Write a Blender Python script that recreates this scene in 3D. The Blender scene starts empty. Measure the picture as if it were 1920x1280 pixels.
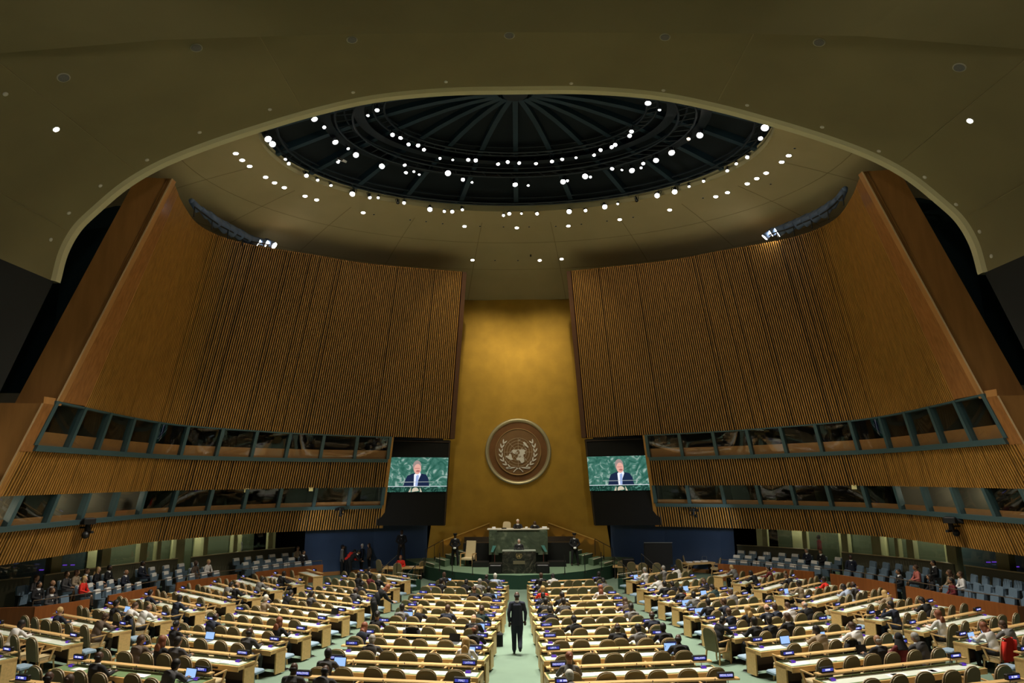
import bpy, math, random
from mathutils import Vector, Matrix
from mathutils.bvhtree import BVHTree
random.seed(7)
PI=math.pi
SC=bpy.context.scene; COL=SC.collection
# ---------------------------------------------------------------- camera
F=1280.0; TH=math.radians(11.27); ROLL=math.radians(0.40); YAW=math.atan(10/1280); H=5.95
FW=Vector((-math.sin(YAW)*math.cos(TH), math.cos(YAW)*math.cos(TH), math.sin(TH)))
_r=Vector((math.cos(YAW),math.sin(YAW),0)); _u=_r.cross(FW)
RT=_r*math.cos(ROLL)-_u*math.sin(ROLL); UP=_u*math.cos(ROLL)+_r*math.sin(ROLL)
CAM=Vector((0,0,H))
cd=bpy.data.cameras.new('camera'); cam=bpy.data.objects.new('camera',cd); COL.objects.link(cam)
cd.sensor_width=36; cd.lens=24; cd.clip_end=300
cam.matrix_world=Matrix((( RT.x,UP.x,-FW.x,CAM.x),(RT.y,UP.y,-FW.y,CAM.y),(RT.z,UP.z,-FW.z,CAM.z),(0,0,0,1)))
SC.camera=cam
def ray(px,py): return FW+RT*((px-960)/F)-UP*((py-640)/F)
def atz(px,py,z):
    d=ray(px,py); return CAM+d*((z-H)/d.z)
def aty(px,py,y):
    d=ray(px,py); return CAM+d*(y/d.y)
def fl(Y): return max(0.0,(39.1-Y)*.026)       # raked floor of the hall
def atf(px,py,h):
    z=h+.2
    for _ in range(15):
        p=atz(px,py,z); z=fl(p.y)+h
    return p
# ---------------------------------------------------------------- materials
MATS={}
def mat(name,col,rough=.6,metal=0.0,emit=None,es=0.0,noise=0.0,nscale=8.0,spec=.5,bump=0.0,stretch=None):
    if name in MATS: return MATS[name]
    m=bpy.data.materials.new(name); m.use_nodes=True; nt=m.node_tree; b=nt.nodes['Principled BSDF']
    b.inputs['Base Color'].default_value=(*col,1); b.inputs['Roughness'].default_value=rough
    b.inputs['Metallic'].default_value=metal; b.inputs['Specular IOR Level'].default_value=spec
    if emit: b.inputs['Emission Color'].default_value=(*emit,1); b.inputs['Emission Strength'].default_value=es
    if noise>0 or bump>0:
        tc=nt.nodes.new('ShaderNodeTexCoord'); mp=nt.nodes.new('ShaderNodeMapping'); n=nt.nodes.new('ShaderNodeTexNoise')
        n.inputs['Scale'].default_value=nscale; n.inputs['Detail'].default_value=5
        if stretch: mp.inputs['Scale'].default_value=stretch
        nt.links.new(tc.outputs['Object'],mp.inputs[0]); nt.links.new(mp.outputs[0],n.inputs['Vector'])
        if noise>0:
            r=nt.nodes.new('ShaderNodeValToRGB'); r.color_ramp.elements[0].position=.3; r.color_ramp.elements[1].position=.7
            r.color_ramp.elements[0].color=(*[max(0,c*(1-noise)) for c in col],1)
            r.color_ramp.elements[1].color=(*[min(1,c*(1+noise)) for c in col],1)
            nt.links.new(n.outputs['Fac'],r.inputs[0]); nt.links.new(r.outputs[0],b.inputs['Base Color'])
        if bump>0:
            bp=nt.nodes.new('ShaderNodeBump'); bp.inputs['Strength'].default_value=bump
            nt.links.new(n.outputs['Fac'],bp.inputs['Height']); nt.links.new(bp.outputs[0],b.inputs['Normal'])
    MATS[name]=m; return m
def emi(name,col,s):
    if name in MATS: return MATS[name]
    m=bpy.data.materials.new(name); m.use_nodes=True; nt=m.node_tree; nt.nodes.clear()
    o=nt.nodes.new('ShaderNodeOutputMaterial'); e=nt.nodes.new('ShaderNodeEmission')
    e.inputs[0].default_value=(*col,1); e.inputs[1].default_value=s; nt.links.new(e.outputs[0],o.inputs[0])
    MATS[name]=m; return m
WOODF=mat('fin wood',(.42,.20,.06),.4,noise=.12,nscale=1.2,stretch=(3,3,.3))
WOODP=mat('panel wood',(.33,.14,.04),.2,noise=.2,nscale=1.5,stretch=(6,6,.3))
SLATM=mat('slat wood',(.46,.225,.045),.4,noise=.22,nscale=2.2,stretch=(5,5,.25))
BACKM=mat('slat backing',(.012,.008,.004),.9)
BACKG=mat('slat backing green',(.012,.016,.012),.9)
TEAL=mat('teal frame',(.05,.10,.11),.45)
LEDGE=mat('ledge wood',(.42,.19,.06),.45,noise=.08,nscale=2)
GOLD=mat('gold leaf wall',(.62,.37,.055),.40,metal=.6,noise=.10,nscale=1.1,bump=.03)
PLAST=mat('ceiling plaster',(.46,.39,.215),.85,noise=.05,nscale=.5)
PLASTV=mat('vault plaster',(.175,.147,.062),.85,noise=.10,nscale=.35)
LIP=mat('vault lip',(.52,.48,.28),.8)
DARKW=mat('dark side wall',(.002,.003,.003),.8)
TEALW=mat('dark teal wall',(.010,.035,.045),.8)
DOMEM=mat('dome steel',(.008,.02,.036),.6)
DOMEB=mat('dome backing',(.003,.009,.016),.9)
RIBM=mat('dome rib',(.016,.045,.075),.6)
CARPET=mat('green carpet',(.15,.225,.165),.95,noise=.12,nscale=.8)
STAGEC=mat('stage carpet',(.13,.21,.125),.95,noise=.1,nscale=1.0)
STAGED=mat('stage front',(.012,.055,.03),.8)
NOSE=mat('step nosing',(.72,.66,.52),.6)
NAVY=mat('navy wall',(.04,.075,.16),.55,noise=.1,nscale=.8)
BLACK=mat('black plastic',(.006,.006,.006),.5)
BLK2=mat('black felt',(.004,.004,.004),.9)
METAL=mat('grey metal',(.25,.26,.27),.35,metal=.8)
DESKW=mat('desk wood',(.74,.47,.19),.4,noise=.10,nscale=3,stretch=(1,6,6))
DESKD=mat('desk modesty panel',(.055,.03,.02),.5)
LEATH=mat('green leather',(.17,.27,.12),.45)
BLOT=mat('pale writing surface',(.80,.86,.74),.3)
PAPER=mat('paper',(.92,.92,.92),.7)
CHAIRO=mat('olive leather',(.21,.175,.085),.5,noise=.06,nscale=6)
CHAIRE=mat('tan piping',(.46,.34,.20),.5)
CHAIRC=mat('cream cushion',(.50,.40,.22),.6)
CHWOOD=mat('chair wood',(.60,.38,.16),.4)
BLUEC=mat('blue seat fabric',(.12,.18,.24),.8,noise=.06,nscale=10)
BLUEL=mat('pale blue cushion',(.26,.37,.48),.7)
COVER=mat('white headrest cover',(.72,.70,.66),.8)
SEATB=mat('seat frame black',(.02,.02,.02),.5)
PARW=mat('parapet wood',(.27,.085,.022),.35,noise=.15,nscale=2,stretch=(4,4,.4))
RAILW=mat('gallery back wall',(.10,.095,.06),.6)
RAILT=mat('brass rail',(.45,.36,.20),.4)
CREAM=mat('cream pillar',(.50,.48,.26),.6,noise=.06,nscale=2)
MARB=None
EMW=emi('lamp white',(1,.97,.90),28)
EMD=emi('downlight white',(1,.95,.86),16)
EMWARM=emi('lamp warm',(1,.72,.45),14)
EMS=emi('sign blue',(.07,.08,.48),.8)
EMT=emi('sign lettering',(.72,.74,1.0),1.1)
EMP=emi('console violet',(.16,.05,.65),.8)
EML=emi('laptop screen',(.35,.55,.95),1.1)
GLASSM=bpy.data.materials.new('booth glass'); GLASSM.use_nodes=True
nt=GLASSM.node_tree; nt.nodes.clear()
o_=nt.nodes.new('ShaderNodeOutputMaterial'); mx=nt.nodes.new('ShaderNodeMixShader'); tr=nt.nodes.new('ShaderNodeBsdfTransparent'); gl=nt.nodes.new('ShaderNodeBsdfGlossy')
lw=nt.nodes.new('ShaderNodeLayerWeight'); pw=nt.nodes.new('ShaderNodeMath'); pw.operation='POWER'; pw.inputs[1].default_value=4.0; fr=nt.nodes.new('ShaderNodeMath'); fr.operation='MULTIPLY_ADD'; fr.inputs[1].default_value=.8; fr.inputs[2].default_value=.06
nt.links.new(lw.outputs['Facing'],pw.inputs[0]); nt.links.new(pw.outputs[0],fr.inputs[0])
tr.inputs[0].default_value=(.85,.9,.9,1); gl.inputs['Roughness'].default_value=.02
nt.links.new(fr.outputs[0],mx.inputs[0]); nt.links.new(tr.outputs[0],mx.inputs[1]); nt.links.new(gl.outputs[0],mx.inputs[2]); nt.links.new(mx.outputs[0],o_.inputs[0])
# green marble
def marble(name,a,b,c,scale=1.6,rough=.25,emit=0.0):
    m=bpy.data.materials.new(name); m.use_nodes=True; nt=m.node_tree; p=nt.nodes['Principled BSDF']
    tc=nt.nodes.new('ShaderNodeTexCoord'); n=nt.nodes.new('ShaderNodeTexNoise'); n.inputs['Scale'].default_value=scale; n.inputs['Detail'].default_value=9
    n.inputs['Distortion'].default_value=2.2
    r=nt.nodes.new('ShaderNodeValToRGB'); e=r.color_ramp.elements; e[0].position=.36; e[0].color=(*a,1); e[1].position=.54; e[1].color=(*b,1)
    x=e.new(.64); x.color=(*c,1)
    nt.links.new(tc.outputs['Object'],n.inputs['Vector']); nt.links.new(n.outputs['Fac'],r.inputs[0]); nt.links.new(r.outputs[0],p.inputs['Base Color'])
    p.inputs['Roughness'].default_value=rough
    if emit: nt.links.new(r.outputs[0],p.inputs['Emission Color']); p.inputs['Emission Strength'].default_value=emit; p.inputs['Base Color'].default_value=(0,0,0,1); nt.links.remove(p.inputs['Base Color'].links[0])
    return m
MARB=marble('green marble',(.055,.075,.05),(.085,.115,.075),(.16,.19,.13),1.0)
MARBD=marble('dark marble',(.012,.013,.010),(.03,.03,.022),(.09,.08,.06),2.5)
SCRG=marble('screen green picture',(.02,.12,.085),(.07,.22,.17),(.36,.50,.44),1.7,.9,.9)
SCRD=marble('screen dark marble picture',(.004,.03,.025),(.01,.07,.05),(.10,.28,.22),4,.9,.9)
# ---------------------------------------------------------------- mesh helpers
class MB:
    def __init__(s): s.v=[]; s.f=[]; s.m=[]; s.mi=0
    def add(s,vs,fs):
        n=len(s.v); s.v+= [tuple(v) for v in vs]; s.f+=[tuple(i+n for i in f) for f in fs]; s.m+=[s.mi]*len(fs); return s
    def hexa(s,c):  # 8 corners: bottom 4 ccw, top 4 ccw
        return s.add(c,[(3,2,1,0),(4,5,6,7),(0,1,5,4),(1,2,6,5),(2,3,7,6),(3,0,4,7)])
    def box(s,x0,x1,y0,y1,z0,z1):
        return s.hexa([(x0,y0,z0),(x1,y0,z0),(x1,y1,z0),(x0,y1,z0),(x0,y0,z1),(x1,y0,z1),(x1,y1,z1),(x0,y1,z1)])
    def bbox(s,x0,x1,y0,y1,z0,z1,b):   # box with chamfered vertical + top edges
        vs=[];
        def ring(z,i):
            return [(x0+i+b,y0+i,z),(x1-i-b,y0+i,z),(x1-i,y0+i+b,z),(x1-i,y1-i-b,z),(x1-i-b,y1-i,z),(x0+i+b,y1-i,z),(x0+i,y1-i-b,z),(x0+i,y0+i+b,z)]
        R=[ring(z0,0),ring(z1-b,0),ring(z1,b*.8)]
        for r in R: vs+=r
        fs=[tuple(range(7,-1,-1)),tuple(range(16,24))]
        for k in (0,8):
            for i in range(8): j=(i+1)%8; fs.append((k+i,k+j,k+8+j,k+8+i))
        return s.add(vs,fs)
    def obx(s,p,q,w,h,up=Vector((0,0,1))):   # bar from p to q of width w, height h
        p=Vector(p); q=Vector(q); d=(q-p).normalized(); a=d.cross(up)
        if a.length<1e-4: a=Vector((1,0,0))
        a.normalize(); b=a.cross(d).normalized()
        c=[]
        for e in (p,q):
            c+=[e-a*w/2-b*h/2,e+a*w/2-b*h/2,e+a*w/2+b*h/2,e-a*w/2+b*h/2]
        return s.hexa(c)
    def cone(s,p,q,r1,r2,n=10,cap=True,sx=1.0):
        p=Vector(p); q=Vector(q); d=(q-p).normalized(); a=d.cross(Vector((0,1,0)))
        if a.length<.05: a=d.cross(Vector((1,0,0)))
        a.normalize(); b=a.cross(d).normalized(); vs=[]
        for e,r in ((p,r1),(q,r2)):
            for i in range(n):
                t=2*PI*i/n; vs.append(e+a*(r*sx*math.cos(t))+b*(r*math.sin(t)))
        fs=[(i,(i+1)%n,n+(i+1)%n,n+i) for i in range(n)]
        if cap: fs+=[tuple(range(n-1,-1,-1)),tuple(range(n,2*n))]
        return s.add(vs,fs)
    def tube(s,pts,r,n=8):
        for a,b in zip(pts,pts[1:]): s.cone(a,b,r,r,n)
        return s
    def ball(s,c,rx,ry=None,rz=None,n=10,m=7,rot=None):
        ry=ry or rx; rz=rz or rx; vs=[]; c=Vector(c)
        for j in range(1,m):
            ph=PI*j/m
            for i in range(n):
                t=2*PI*i/n; vs.append(Vector((rx*math.sin(ph)*math.cos(t),ry*math.sin(ph)*math.sin(t),rz*math.cos(ph))))
        vs+=[Vector((0,0,rz)),Vector((0,0,-rz))]
        if rot: vs=[rot@v for v in vs]
        vs=[v+c for v in vs]; fs=[]
        for j in range(m-2):
            for i in range(n): k=(i+1)%n; fs.append((j*n+i,(j+1)*n+i,(j+1)*n+k,j*n+k))
        T=(m-1)*n
        for i in range(n): k=(i+1)%n; fs.append((T,i,k)); fs.append(((m-2)*n+k,(m-2)*n+i,T+1))
        return s.add(vs,fs)
    def prism(s,poly,f0,f1):  # poly list of 2D, f0/f1 map (x,y)->3D
        n=len(poly); vs=[f0(*p) for p in poly]+[f1(*p) for p in poly]
        return s.add(vs,[tuple(range(n-1,-1,-1)),tuple(range(n,2*n))]+[(i,(i+1)%n,n+(i+1)%n,n+i) for i in range(n)])
    def grid(s,rows,flip=False):
        n=len(rows[0]); vs=[p for r in rows for p in r]; fs=[]
        for i in range(len(rows)-1):
            for j in range(n-1):
                q=(i*n+j,i*n+j+1,(i+1)*n+j+1,(i+1)*n+j); fs.append(q[::-1] if flip else q)
        return s.add(vs,fs)
    def mesh(s,name,mats,smooth=False):
        me=bpy.data.meshes.new(name); me.from_pydata([tuple(v) for v in s.v],[],s.f)
        for m in (mats if isinstance(mats,(list,tuple)) else [mats]): me.materials.append(m)
        if isinstance(mats,(list,tuple)) and len(mats)>1: me.polygons.foreach_set('material_index',s.m)
        if smooth: me.polygons.foreach_set('use_smooth',[True]*len(me.polygons))
        me.update(); return me
    def build(s,name,mats,parent=None,smooth=False,loc=None,rz=0):
        o=bpy.data.objects.new(name,s.mesh(name,mats,smooth)); COL.objects.link(o)
        if parent: o.parent=parent
        if loc is not None: o.location=loc
        if rz: o.rotation_euler=(0,0,rz)
        return o
def tag(o,label,cat=None,group=None,kind=None):
    if label: o['label']=label
    if cat: o['category']=cat
    if group: o['group']=group
    if kind: o['kind']=kind
    return o
def empty(name,loc=(0,0,0),rz=0,label=None,cat=None,group=None,kind=None):
    o=bpy.data.objects.new(name,None); COL.objects.link(o); o.location=loc; o.rotation_euler=(0,0,rz); o.empty_display_size=.2
    return tag(o,label,cat,group,kind)
def inst(me,name,parent,loc=None,rot=None,mats=None):
    o=bpy.data.objects.new(name,me); COL.objects.link(o); o.parent=parent
    if loc is not None: o.location=loc
    if rot: o.rotation_euler=rot
    if mats:
        for i,m in enumerate(mats): o.material_slots[i].link='OBJECT'; o.material_slots[i].material=m
    return o
ORD=['','first','second','third','fourth','fifth','sixth','seventh','eighth','ninth','tenth','eleventh','twelfth','thirteenth','fourteenth','fifteenth','sixteenth','seventeenth','eighteenth','nineteenth','twentieth']
def ordn(i): return ORD[i] if i<len(ORD) else '%dth'%i
# ---------------------------------------------------------------- curved slatted walls
def spl(P,n=40):
    P=[Vector(p) for p in P]; Q=[2*P[0]-P[1]]+P+[2*P[-1]-P[-2]]; out=[]
    for i in range(1,len(Q)-2):
        a,b,c,d=Q[i-1:i+3]
        for k in range(n):
            t=k/n; out.append(.5*((2*b)+(c-a)*t+(2*a-5*b+4*c-d)*t*t+(3*b-a-3*c+d)*t**3))
    out.append(P[-1]); return out
class Arc:
    def __init__(s,P):
        s.p=spl(P); s.s=[0]
        for a,b in zip(s.p,s.p[1:]): s.s.append(s.s[-1]+(b-a).length)
        s.L=s.s[-1]
    def at(s,u):   # u may leave 0..1
        x=u*s.L
        if x<=0: d=(s.p[1]-s.p[0]).normalized(); return s.p[0]+d*x
        if x>=s.L: d=(s.p[-1]-s.p[-2]).normalized(); return s.p[-1]+d*(x-s.L)
        lo,hi=0,len(s.s)-1
        while hi-lo>1:
            m=(lo+hi)//2
            if s.s[m]<=x: lo=m
            else: hi=m
        t=(x-s.s[lo])/(s.s[hi]-s.s[lo]); return s.p[lo].lerp(s.p[hi],t)
    def nrm(s,u):
        d=(s.at(u+.004)-s.at(u-.004)).normalized(); return Vector((-d.y,d.x))   # points away from hall for the left side
TC=Arc([(-14.6,27.0),(-15.5,29.9),(-15.9,32.6),(-14.9,34.9),(-11.6,37.1),(-8.7,38.9),(-3.35,40.7)])
BC=Arc([(-19.1,24.7),(-18.95,27.5),(-18.75,31),(-18.2,35.5),(-15.2,40.0),(-12.2,42.2),(-4.85,45.4)])
ZT,ZB=18.5,2.95
def S(u,z,side,off=0.0):
    uu=max(u,0); v=(z-ZB)/(ZT-ZB); p=BC.at(uu)*(1-v)+TC.at(uu)*v; n=(BC.nrm(max(uu,.02))*(1-v)+TC.nrm(max(uu,.02))*v).normalized()
    p=p+n*off
    if u<0: p=p+Vector((-.08,-1))*(-u*BC.L)
    return Vector((p.x*(-side),p.y,z))
def sidename(s): return 'left' if s<0 else 'right'
U1B=.852
# z of band edges as function of u
zb1=lambda u:8.9-.5*max(0,min(1,u))
zs1t=lambda u:7.25-.15*max(0,min(1,u)); zs1b=lambda u:7.03-.13*max(0,min(1,u))
zb2=lambda u:5.42
zs2t=lambda u:4.33; zs2b=lambda u:4.13
zlo=lambda u:2.92
ROOTW={}
for side in (-1,1):
    root=empty('wall_'+sidename(side),(0,0,0),kind='structure'); ROOTW[side]=root
    tag(root,'tall curved wooden slat wall with two window bands, %s side of the hall'%sidename(side))
    def slats(name,u0,u1,zl,zh,n):
        m=MB(); du=(u1-u0)/n; rr=random.Random(5)
        for i in range(n):
            a=u0+i*du; w=du*(.44 if rr.random()>.10 else .30); d=.05
            zl0,zh0=zl(a),zh(a)
            nz=3 if zh0-zl0>5 else 1
            zz=[zl0+(zh0-zl0)*k/nz for k in range(nz+1)]
            for z0,z1 in zip(zz,zz[1:]):
                c=[S(a,z0,side),S(a+w,z0,side),S(a+w,z0,side,d),S(a,z0,side,d),S(a,z1,side),S(a+w,z1,side),S(a+w,z1,side,d),S(a,z1,side,d)]
                m.hexa(c if side<0 else [c[i] for i in (1,0,3,2,5,4,7,6)])
        m.build(name,SLATM,root)
    slats('slats',.075,1.0,zb1,lambda u:18.5,176)
    slats('slats',-.022,U1B,zb2,zs1b,165)
    slats('slats',-.05,U1B,zlo,zs2b,170)
    # smooth wood at the near end of the upper panel
    m=MB(); K=14
    rows=[[S(.075*k/K,z,side) for k in range(K+1)] for z in [zb1(0)+(18.5-zb1(0))*j/8 for j in range(9)]]
    m.grid(rows); rows=[[S(.075*k/K,z,side,.15) for k in range(K+1)] for z in [zb1(0)+(18.5-zb1(0))*j/8 for j in range(9)]]
    m.grid(rows); m.build('smooth_end_panel',WOODP,root,smooth=True)
    # backing
    def surf(name,u0,u1,zl,zh,off,M,nu=60,nz=4):
        m=MB(); rows=[]
        for j in range(nz+1):
            rows.append([S(u0+(u1-u0)*k/nu,zl(u0+(u1-u0)*k/nu)+(zh(u0+(u1-u0)*k/nu)-zl(u0+(u1-u0)*k/nu))*j/nz,side,off) for k in range(nu+1)])
        m.grid(rows); return m.build(name,M,root,smooth=True)
    surf('slat_backing',.0,1.0,zb1,lambda u:18.5,.22,BACKM)
    surf('slat_backing',-.022,U1B,zb2,zs1b,.22,BACKM)
    surf('slat_backing',-.05,U1B,zlo,zs2b,.22,BACKG)
    # top cap
    m=MB(); m.grid([[S(k/60,18.5,side,o) for k in range(61)] for o in (0,.35)]); m.build('top_cap',WOODF,root)
    # window bands: sills, heads, mullions, booths
    def bar(name,u0,u1,z0,z1,o0,o1,M,nu=60):
        m=MB(); us=[u0+(u1-u0)*k/nu for k in range(nu+1)]
        A=[[S(u,z0(u),side,o0) for u in us],[S(u,z1(u),side,o0) for u in us],[S(u,z1(u),side,o1) for u in us],[S(u,z0(u),side,o1) for u in us],[S(u,z0(u),side,o0) for u in us]]
        m.grid(A)
        for k in (0,-1): m.add([A[i][k] for i in range(4)],[(0,1,2,3)])
        return m.build(name,M,root)
    bar('sill',-.0,U1B,zs1b,zs1t,-.12,.3,TEAL); bar('sill',-.05,U1B,zs2b,zs2t,-.12,.3,TEAL)
    bar('window_head',0,U1B,lambda u:zb1(u)-.07,zb1,-.02,.2,TEAL)
    for (u0,zl,zh,nm) in ((.0,zs1t,zb1,11),(-.05,zs2t,zb2,12)):
        m=MB()
        for i in range(nm+1):
            a=u0+(U1B-u0)*i/nm; w=.0035
            c=[S(a-w,zl(a),side,-.05),S(a+w,zl(a),side,-.05),S(a+w,zl(a),side,.22),S(a-w,zl(a),side,.22),S(a-w,zh(a),side,-.05),S(a+w,zh(a),side,-.05),S(a+w,zh(a),side,.22),S(a-w,zh(a),side,.22)]
            o=MB().hexa(c).build('mullion',TEAL,root)
            # partition between booths, standing behind the mullion
            m.add([S(a,zl(a)-.3,side,.22),S(a,zl(a)-.3,side,2.6),S(a,zh(a)+.3,side,2.6),S(a,zh(a)+.3,side,.22)],[(0,1,2,3)])
        m.build('booth_partition',mat('booth partition',(.10,.085,.055),.8),root)
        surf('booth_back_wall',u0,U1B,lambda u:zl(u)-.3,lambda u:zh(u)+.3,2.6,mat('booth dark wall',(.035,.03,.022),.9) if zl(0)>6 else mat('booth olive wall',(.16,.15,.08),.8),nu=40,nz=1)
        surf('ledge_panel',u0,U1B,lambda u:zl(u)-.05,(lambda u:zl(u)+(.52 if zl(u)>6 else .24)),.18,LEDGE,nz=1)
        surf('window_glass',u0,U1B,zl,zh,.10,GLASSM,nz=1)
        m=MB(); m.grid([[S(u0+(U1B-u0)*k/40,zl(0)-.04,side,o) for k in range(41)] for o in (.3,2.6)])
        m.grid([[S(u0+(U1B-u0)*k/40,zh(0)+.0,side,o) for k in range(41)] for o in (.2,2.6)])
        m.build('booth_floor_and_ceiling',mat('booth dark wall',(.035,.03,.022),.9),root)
    # wood fin closing the wall towards the camera
    def finp(px,py,z):
        p=atz(px,py,z); return Vector((p.x,p.y,z))
    To=Vector((-17.0*(-side),26.6,18.5)); 
    top_i=S(0,18.5,side); mid_i=S(0,8.75,side); mid_j=S(-.022,8.75,side); low_j=S(-.022,2.0,side)
    low_j=mid_j+(mid_j-(top_i+(mid_j-mid_i)))*((8.75-2.0)/9.75)
    dx=Vector((1.40*side,-.25,0))
    m=MB()
    def slab(a,b,d,t=Vector((0,.3,0))):
        m.hexa([b,b+d,b+d+t,b+t,a,a+d,a+d+t,a+t])
    slab(top_i,mid_i,dx); slab(mid_j,low_j,dx*1.0)
    m.hexa([mid_i,mid_j,mid_j+Vector((0,.3,0)),mid_i+Vector((0,.3,0)),mid_i+Vector((0,0,.25)),mid_j+Vector((0,0,.25)),mid_j+Vector((0,.3,.25)),mid_i+Vector((0,.3,.25))])
    m.build('end_fin',WOODF,root)
    # plain wood strip between the fin and the lower window bands
    m=MB(); m.grid([[S(-.022*(1-k/4),z,side,-.01) for k in range(5)] for z in (7.0,8.75)]); m.build('end_strip',WOODP,root)
    # thin light edge strip of the fin
    m=MB(); m.obx(top_i+Vector((0,-.03,0)),mid_i+Vector((0,-.03,0)),.05,.05); m.obx(mid_j+Vector((0,-.03,0)),low_j+Vector((0,-.03,0)),.05,.05); m.build('edge_strip',mat('edge strip',(.62,.42,.22),.4),root)
    # vertical wood edge against the gold wall
    m=MB(); e=MB(); m.hexa([S(1,zb1(1),side),S(1.012,zb1(1),side),S(1.012,zb1(1),side,.6),S(1,zb1(1),side,.6),S(1,18.5,side),S(1.012,18.5,side),S(1.012,18.5,side,.6),S(1,18.5,side,.6)]); m.build('edge_post',mat('edge post',(.10,.04,.015),.5),root)
    m=MB(); m.hexa([S(U1B,2.92,side,-.03),S(U1B+.008,2.92,side,-.03),S(U1B+.008,2.92,side,.3),S(U1B,2.92,side,.3),S(U1B,8.45,side,-.03),S(U1B+.008,8.45,side,-.03),S(U1B+.008,8.45,side,.3),S(U1B,8.45,side,.3)]); m.build('edge_post',SLATM,root)
# ---------------------------------------------------------------- floor, stage, gold wall, ceiling
def struct(o): o['kind']='structure'; return o
m=MB(); ys=[4,10,14,18,22,26,30,34,39.1,44,50]
m.grid([[(x,y,fl(y)) for x in (-24,-12,0,12,24)] for y in ys],flip=True)
struct(m.build('floor',CARPET))
# gold wall (vertical, tapering upwards)
GY=47.5
g=[aty(797,1046,GY),aty(1150,1044,GY),aty(1070,562,GY),aty(868,562,GY)]
gb=6.22; gt=3.87
m=MB(); N=24
gwid=lambda z: gb+(gt-gb)*(z-.5)/18
m.grid([[(-gwid(z)+2*gwid(z)*k/N,GY,z) for k in range(N+1)] for z in [.5+18*j/24 for j in range(25)]])
m.grid([[(-(gt)+2*gt*k/4,y,18.5) for k in range(5)] for y in (GY,GY+.5)])
gw=struct(m.build('wall_front',GOLD))
# ceiling ring: from the dome rim down and outwards to above the wooden walls
DC=(0.0,29.2); RA,RB,RZ=11.6,7.8,20.95
def ringp(t,k):   # t angle, k 0 rim ..1 outer
    a=RA+(22.5-RA)*k; b=RB+(18.4-RB)*k
    z=RZ-(RZ-18.45)*(.62*k+.38*k*k)
    return Vector((a*math.cos(t),DC[1]+b*math.sin(t),z))
m=MB(); NT=96
rows=[[ringp(2*PI*i/NT,k/10) for i in range(NT+1)] for k in range(11)]
m.grid(rows); RINGV,RINGF=list(m.v),list(m.f)
ceil=struct(m.build('ceiling',PLAST,smooth=True)); RBVH=BVHTree.FromPolygons([Vector(v) for v in RINGV],RINGF)
m=MB(); m.grid([[Vector(((RA)*math.cos(2*PI*i/NT),DC[1]+(RB)*math.sin(2*PI*i/NT),z)) for i in range(NT+1)] for z in (RZ-.02,RZ+.42)],flip=True)
m.build('opening_rim',LIP,ceil,smooth=True)
# panel joints of the ceiling, shallow grooves
m=MB()
for k in (.34,.64):
    pts=[ringp(2*PI*i/NT,k)+Vector((0,0,-.006)) for i in range(NT+1)]
    for a,b in zip(pts,pts[1:]): m.obx(a,b,.035,.006)
for i in range(20):
    t=2*PI*(i+.5)/20
    pts=[ringp(t,k/8)+Vector((0,0,-.006)) for k in range(1,9)]
    for a,b in zip(pts,pts[1:]): m.obx(a,b,.03,.006)
m.build('panel_joints',mat('plaster joint',(.26,.21,.10),.9),ceil)
# dome above the opening
dome=empty('dome',(0,29.2,20.9),kind='structure'); tag(dome,'dark blue domed light shaft with radiating ribs above the round ceiling opening')
m=MB()
rows=[]
for j in range(9):
    k=j/8; rr=1-k*.985; z=21.3-20.9+ (23.95-21.3)*math.sin(k*PI/2)
    rows.append([Vector(((RA+.9)*rr*math.cos(2*PI*i/48),(RB+.9)*rr*math.sin(2*PI*i/48),z)) for i in range(49)])
m.grid(rows,flip=True); m.build('dome_shell',DOMEB,dome,smooth=True)
for i in range(22):
    t=2*PI*(i+.5)/22; m=MB()
    def rp(k):
        rr=1-k*.93; return Vector(((RA+.6)*rr*math.cos(t),(RB+.6)*rr*math.sin(t),.28+2.62*math.sin(k*PI/2)))
    pts=[rp(q/8) for q in range(9)]
    for a,b in zip(pts,pts[1:]): m.obx(a,b,.26,.34)
    m.build('rib',RIBM,dome)
m=MB(); m.cone((0,0,2.7),(0,0,2.95),.6,.6,24); m.build('hub',DOMEM,dome)
def truss(a,b,z,name,w=.5):
    m=MB(); n=64
    for (da,dz,r) in ((0,0,.055),(-w,0,.055),(-w*.5,.38,.045)):
        pts=[Vector(((a+da)*math.cos(2*PI*i/n),(b+da*b/a)*math.sin(2*PI*i/n),z+dz)) for i in range(n+1)]
        for p,q in zip(pts,pts[1:]): m.cone(p,q,r,r,5,cap=False)
    for i in range(n):
        t=2*PI*i/n; t2=2*PI*(i+.5)/n
        m.cone(Vector((a*math.cos(t),b*math.sin(t),z)),Vector(((a-w)*math.cos(t2),(b-w*b/a)*math.sin(t2),z)),.03,.03,4,cap=False)
    return m.build(name,DOMEM,dome)
truss(6.6,4.3,1.75,'inner_light_truss'); truss(8.3,5.5,1.1,'middle_light_truss',.8); truss(11.2,7.5,.30,'outer_light_truss',.4)
def ringbeam(a,b,z,h,name):
    m=MB(); m.grid([[Vector((a*math.cos(2*PI*i/72),b*math.sin(2*PI*i/72),zz)) for i in range(73)] for zz in (z,z+h)],flip=True)
    m.grid([[Vector((aa*math.cos(2*PI*i/72),bb*math.sin(2*PI*i/72),z)) for i in range(73)] for aa,bb in ((a,b),(a-.5,b-.4))]); m.build(name,DOMEM,dome,smooth=True)
ringbeam(7.5,4.95,1.55,.4,'ring_beam'); ringbeam(9.0,5.9,1.2,.25,'ring_beam')
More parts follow.
